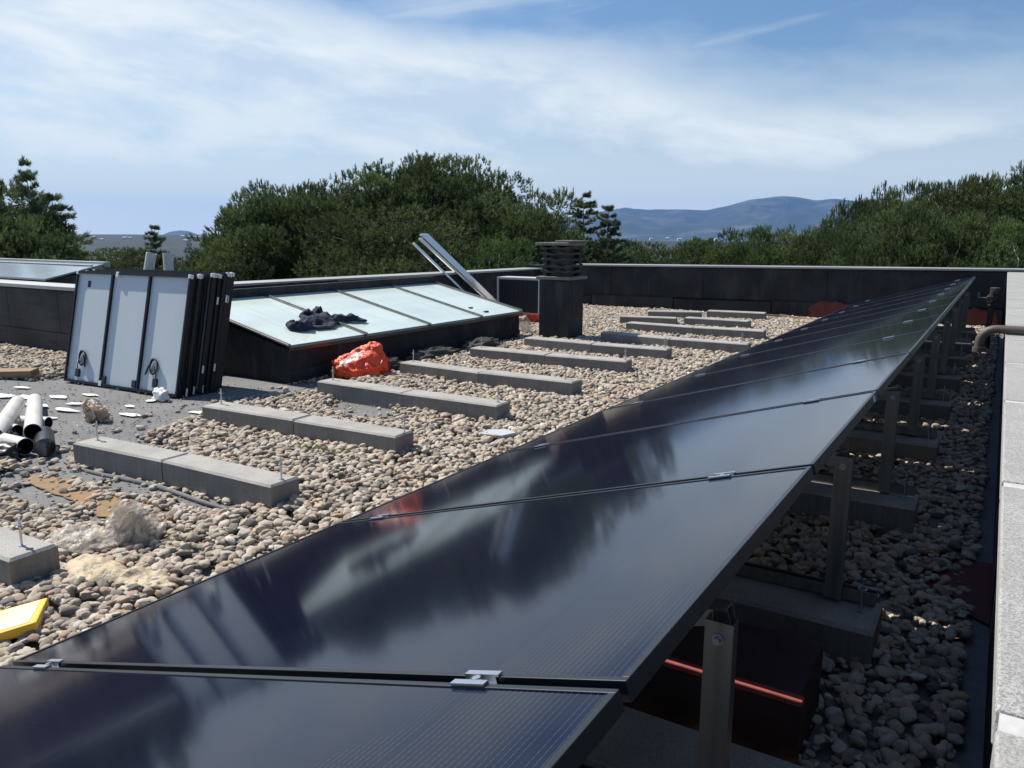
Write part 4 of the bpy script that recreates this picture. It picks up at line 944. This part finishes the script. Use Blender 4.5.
# ------------------------------------------------------------------ trees
class Leaves:
    """collects needle tufts and expands them into thin quads"""
    def __init__(s, seed): s.r = np.random.RandomState(seed); s.V = []; s.T = []
    def add(s, P, A, tone, n, ln, wd, spread=.55):
        P = np.repeat(np.asarray(P,float).reshape(-1,3), n, 0); A = np.repeat(np.asarray(A,float).reshape(-1,3), n, 0); T = np.repeat(np.asarray(tone,float).ravel(), n)
        m = len(P); d = A + s.r.uniform(-1,1,(m,3))*spread; d /= np.linalg.norm(d,axis=1,keepdims=True)
        sd = np.cross(d, s.r.uniform(-1,1,(m,3))); sd /= np.linalg.norm(sd,axis=1,keepdims=True)+1e-9; sd *= wd
        l = (ln*s.r.uniform(.7,1.2,m))[:,None]
        Q = np.stack([P-sd, P+sd, P+d*l+sd*.3, P+d*l-sd*.3], 1)
        s.V.append(Q.reshape(-1,3)); s.T.append(np.repeat(np.clip(T+s.r.uniform(-.12,.12,m),0,1), 4))
    def mesh(s, name, m):
        V = np.concatenate(s.V).astype(np.float32); T = np.concatenate(s.T).astype(np.float32); n = len(V)//4
        me = bpy.data.meshes.new(name); me.vertices.add(len(V)); me.vertices.foreach_set('co', V.ravel())
        me.loops.add(len(V)); me.loops.foreach_set('vertex_index', np.arange(len(V), dtype=np.int32))
        me.polygons.add(n); me.polygons.foreach_set('loop_start', np.arange(0,len(V),4,dtype=np.int32))
        me.update(calc_edges=True); me.materials.append(m)
        at = me.attributes.new('tone', 'FLOAT', 'POINT'); at.data.foreach_set('value', T); return me
def limb(mb, a, b, r0, r1, rs, n=6):
    a = Vector(a); b = Vector(b); pts = []; rr_ = []
    for i in range(n+1):
        t_ = i/n; w_ = math.sin(math.pi*t_)*(b-a).length*.08
        pts.append(a.lerp(b,t_)+Vector((rs.uniform(-1,1)*w_*.6,rs.uniform(-1,1)*w_*.6,w_*.8))); rr_.append(r0+(r1-r0)*t_)
    mb.tube(pts, rr_, 7, caps=False)
def pine_meshes(seed, H=12, RX=3.6, crown=.62, nclump=95, tuft=34, m=None, rmin=.50, rmax=1.0):
    rs = random.Random(seed); LV = Leaves(seed); tb = MB(); R_ = LV.r
    rz = H*crown*.5; zc = H-rz
    limb(tb, (0,0,0), (rs.uniform(-.4,.4),rs.uniform(-.4,.4),H*.86), .22, .06, rs, 10)
    cl = []
    while len(cl) < nclump:
        a = rs.uniform(0,6.28); u = rs.random()**.32; c = rs.uniform(-1,1)
        s = math.sqrt(1-c*c); bul = 1+.22*mnoise.noise(Vector((math.cos(a)*1.6,math.sin(a)*1.6,c*1.8+seed)))
        x = RX*u*s*math.cos(a)*bul; y = RX*u*s*math.sin(a)*bul; r = rs.uniform(rmin,rmax); z = zc+(rz-r*.8)*u*c*bul
        z = min(z, H-r*.9-rs.random()*.3)
        p = Vector((x,y,z))
        if any((p-q).length < .55*(r+rq)*.8 for q, rq in cl) and rs.random() < .75: continue
        cl.append((p, r))
    for c, r in cl:
        bt = rs.uniform(.05,.7)
        if rs.random() < .7: limb(tb, (0,0,max(H*.25,c.z-rs.uniform(1.0,2.6))), c, .055, .015, rs, 5)
        out = np.array([c.x,c.y,(c.z-zc)*.6]); out /= np.linalg.norm(out)+1e-6
        nt_ = int(tuft*1.15*(r/.65)**2)
        d = R_.normal(size=(nt_,3)); d[:,2] += .25; d /= np.linalg.norm(d,axis=1,keepdims=True)
        rad = r*R_.uniform(.35,1,nt_)[:,None]**.6
        P = np.array(c)+d*rad*np.array([1,1,.78])
        A = d*.75+np.array([0,0,.75])+out*.3; A /= np.linalg.norm(A,axis=1,keepdims=True)
        tn = bt+R_.uniform(-.2,.25,nt_)
        LV.add(P, A, tn, 12, .15, .012, .7)
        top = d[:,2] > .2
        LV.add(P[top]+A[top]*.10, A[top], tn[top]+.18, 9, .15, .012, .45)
    return LV.mesh('crown', m or pine_leaf), tb
def cedar_meshes(seed, H=12, RX=3.4, tiers=15, droop=0.12, z0=.25):
    rs = random.Random(seed); LV = Leaves(seed); tb = MB()
    tb.tube([(0,0,0),(.05,0,H*.5),(0,.05,H*.97)], [.22,.12,.015], 8, caps=False)
    for i in range(tiers):
        t_ = min(1,max(0,(i+rs.uniform(-.6,.6))/(tiers-1))); z = H*(z0+(1-z0)*t_*.98); ln = RX*(1-t_)**.8+.30; nb = 4; z += rs.uniform(-.1,.1)
        for b in range(nb):
            a = rs.uniform(0,6.28); l = ln*rs.uniform(.45,1.1); up_ = rs.uniform(.0,.62)
            d = Vector((math.cos(a),math.sin(a),0)); pts = []
            for q in range(7):
                s = q/6; pts.append(Vector((0,0,z))+d*l*s+Vector((0,0,l*(up_*s - droop*s*s*1.6))))
            tb.tube(pts, [.045*(1-.8*q/6)*(1-t_*.6) for q in range(7)], 5, caps=False)
            tone = rs.uniform(.1,.7); side = Vector((-d.y,d.x,0)); nt_ = int(14+l*22)
            for q in range(nt_):
                s = rs.uniform(.15,1); k = s*6; i0 = min(5,int(k)); p = pts[i0].lerp(pts[i0+1],k-i0)
                p = p + side*rs.uniform(-1,1)*(.06+.13*l*(1-abs(s-.6))*.7)+Vector((0,0,rs.uniform(-.05,.07)))
                LV.add(p,(d*.6+Vector((0,0,.25))+side*rs.uniform(-.8,.8)).normalized(),min(1,max(0,tone+rs.uniform(-.2,.3))),8,.17,.014,.6)
    return LV.mesh('crown', cedar_leaf), tb
LIB = {}
def lib(kind, i):
    if (kind,i) in LIB: return LIB[(kind,i)]
    if kind == 'pine': c, tb = pine_meshes(11+i, [12,12,12,12][i], [4.2,3.4,3.8,3.0][i], [.78,.80,.74,.82][i], [260,220,240,190][i], 46)
    elif kind == 'open': c, tb = pine_meshes(41+i, 12, 2.6, .62, 80, 46)
    elif kind == 'bright': c, tb = pine_meshes(51+i, 12, 3.2, .8, 190, 46, oak_leaf)
    else: c, tb = cedar_meshes(61+i, 12, [3.6,3.0,4.4][i], [46,42,36][i], [.10,.02,.06][i], [.2,.25,.3][i])
    o = tb.build('trunk', bark); tm = o.data; bpy.data.objects.remove(o)
    LIB[(kind,i)] = (c, tm); return LIB[(kind,i)]
NAMES = {'pine':'pine_tree','open':'pine_tree','bright':'pine_tree','cedar':'cedar_tree'}
def tree(kind, i, px, top, dist, wide, rz, label, group='trees growing beyond the roof', base=-8.6):
    """px, top: azimuth and top elevation read from the site; dist in metres along the ground"""
    a = math.atan((px-512)/780.6); dx, dy = az_dir(a)
    ztop = (236.5-top)/780.6*math.cos(a)*dist/1.0
    Ht = ztop-base; cm, tm = lib(kind, i)
    t = empty(NAMES[kind], (dx*dist,dy*dist,base), (0,0,R(rz))); t.scale = (wide,wide,Ht/12.0)
    tag(t, label, 'tree', group)
    for nm, me_ in (('trunk',tm),('crown',cm)):
        o = bpy.data.objects.new(nm, me_); C.objects.link(o); o.parent = t
TR = [
 ('pine',0,-70,156,29,1.0,10,'dark tall pine at the very left edge beside the cedars'),
 ('pine',1,-6,196,26,.72,80,'dark rounded pine under the two left cedars'),
 ('pine',2,-110,160,30,1.1,200,'dark pine cut off by the left photo edge'),
 ('cedar',1,4,158,27,.40,230,'cedar tip at the top left photo edge'),
 ('cedar',0,40,167,27,.50,30,'slender cedar with flat tiers rising over the left dark pine'),
 ('cedar',1,64,195,26,.74,120,'lower drooping cedar at the right end of the left trees'),
 ('pine',3,34,212,25,.6,200,'low dark pine between the two left cedars'),
 ('pine',3,118,246,60,1.1,40,'distant low pine left of the tiny lone cedar'),
 ('cedar',1,160,226,40,.62,300,'tiny lone cedar before the blue hills above the panel stack'),
 ('pine',2,150,250,55,1.0,130,'distant low pine behind the two vent pipes'),
 ('pine',1,219,234,36,.42,130,'small low bush like pine below the left end of the big group'),
 ('pine',0,282,190,30,.80,0,'broad rounded pine second from the left end of the big group'),
 ('pine',2,304,183,31,.85,60,'pine third from the left end of the big group'),
 ('pine',3,245,203,31,.48,100,'narrow pine at the left end of the big group behind the skylight'),
 ('pine',1,350,174,31,.95,160,'pine in the middle of the big group behind the skylight'),
 ('pine',0,400,161,33,1.0,220,'tall pine just left of the highest crown in the group'),
 ('pine',2,440,155,32,.95,300,'highest pine of the big group, above the leaning rails'),
 ('pine',3,478,168,31,.95,20,'pine right of the highest crown behind the leaning rails'),
 ('pine',1,400,200,26,1.0,260,'low front pine right behind the leaning rails'),
 ('open',0,526,180,28,.85,0,'thin open topped pine left above the chimney'),
 ('pine',3,500,215,29,.9,310,'bushy pine between the rails and the chimney'),
 ('bright',0,497,232,24,.55,20,'bright green small pine just left of the chimney top'),
 ('pine',0,548,207,36,.6,45,'narrow pine directly left of the chimney cedars'),
 ('cedar',0,582,196,32,.80,75,'spreading cedar directly above the chimney'),
 ('cedar',1,606,205,31,.66,170,'smaller cedar at the right of the chimney top'),
 ('pine',1,560,241,34,.7,10,'low pine crown behind the chimney louvres'),
 ('pine',2,616,238,36,.75,70,'low pine right of the chimney under the mountains'),
 ('pine',3,648,237,38,.8,190,'low pine under the left end of the mountain ridge'),
 ('pine',0,690,234,36,.72,250,'rounded low pine under the middle of the mountain ridge'),
 ('pine',1,726,242,38,.7,330,'low pine in the dip left of the paired pines'),
 ('pine',2,748,226,36,.62,30,'pine left of the pointed pine under the summit'),
 ('open',0,779,216,35,.75,130,'pointed pine in front of the mountain summit'),
 ('pine',3,806,229,34,.8,85,'low pine between the pointed pine and the right wood'),
 ('pine',3,826,212,33,.50,60,'small pine at the left foot of the right wood'),
 ('pine',0,846,195,35,.42,160,'first tall pine at the left end of the right wood'),
 ('pine',1,876,182,34,.48,240,'pine with a bulging top, second tall crown of the right wood'),
 ('open',0,893,188,33,.60,20,'thin pine in the notch right of the second tall crown'),
 ('pine',2,911,179,35,.48,310,'third tall crown of the right wood'),
 ('pine',3,938,175,34,.55,40,'tall pine at the middle of the right wood'),
 ('pine',0,964,171,34,.42,100,'tall pine right of the middle of the right wood'),
 ('open',0,986,168,32,.85,220,'open crowned pine near the right photo edge'),
 ('pine',2,1000,186,33,.45,290,'shorter pine in the notch before the tallest one'),
 ('pine',1,1026,155,32,.62,290,'tallest pine at the right photo edge'),
 ('pine',2,1075,165,33,1.0,20,'pine cut off by the right photo edge'),
 ('pine',1,858,214,30,.50,200,'low pine in front of the first tall crown of the right wood'),
 ('pine',2,888,206,29,.48,150,'low pine in front of the second tall crown of the right wood'),
 ('pine',3,922,203,29,.55,80,'low pine in front of the third tall crown of the right wood'),
 ('bright',0,950,212,28,.50,200,'pale green low pine in front of the middle of the right wood'),
 ('pine',0,978,205,29,.42,340,'low dark pine in front of the open crowned one'),
 ('bright',0,1012,214,27,.55,100,'pale green low pine at the right edge above the coping end'),
]
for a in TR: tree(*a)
# distant woods between: one mass
# far houses on the ridge
for i, (px, py) in enumerate(((131,240.5),(136,240.8),(188,239),(194,239.2),(200,239.1),(206,239.4),(191,243),(108,242),(101,240),(664,238.5),(676,239.2),(690,239),(703,240),(712,239.2),(648,239))):
    a = math.atan((px-512)/780.6); dx, dy = az_dir(a); d0 = Vector((dx,dy,(236.5-py)/780.6*math.cos(a))).normalized()
    hit = LANDT.ray_cast(d0*400, d0)
    if hit[0] is None: hit = (d0*3300+Vector((0,0,-2)),)
    rr_ = random.Random(i); w_, d_, h_ = rr_.uniform(9,22), 9, rr_.uniform(3.5,5.5)
    t = empty('house', hit[0], (0,0,yaw+rr_.uniform(-.4,.4))); tag(t, 'tiny pale house on the far wooded ridge', 'house', 'tiny houses on the far ridge')
    m = MB(); m.box(-w_/2,w_/2,-d_/2,d_/2,-3,h_); m.build('wall', render_white, t)
    m = MB(); m.add([(-w_/2-.5,-d_/2-.5,h_),(w_/2+.5,-d_/2-.5,h_),(w_/2+.5,d_/2+.5,h_),(-w_/2-.5,d_/2+.5,h_),(-w_/2,0,h_+3),(w_/2,0,h_+3)], [(0,1,5,4),(2,3,4,5),(1,2,5),(3,0,4),(3,2,1,0)]); m.build('roof', roof_tile, t)
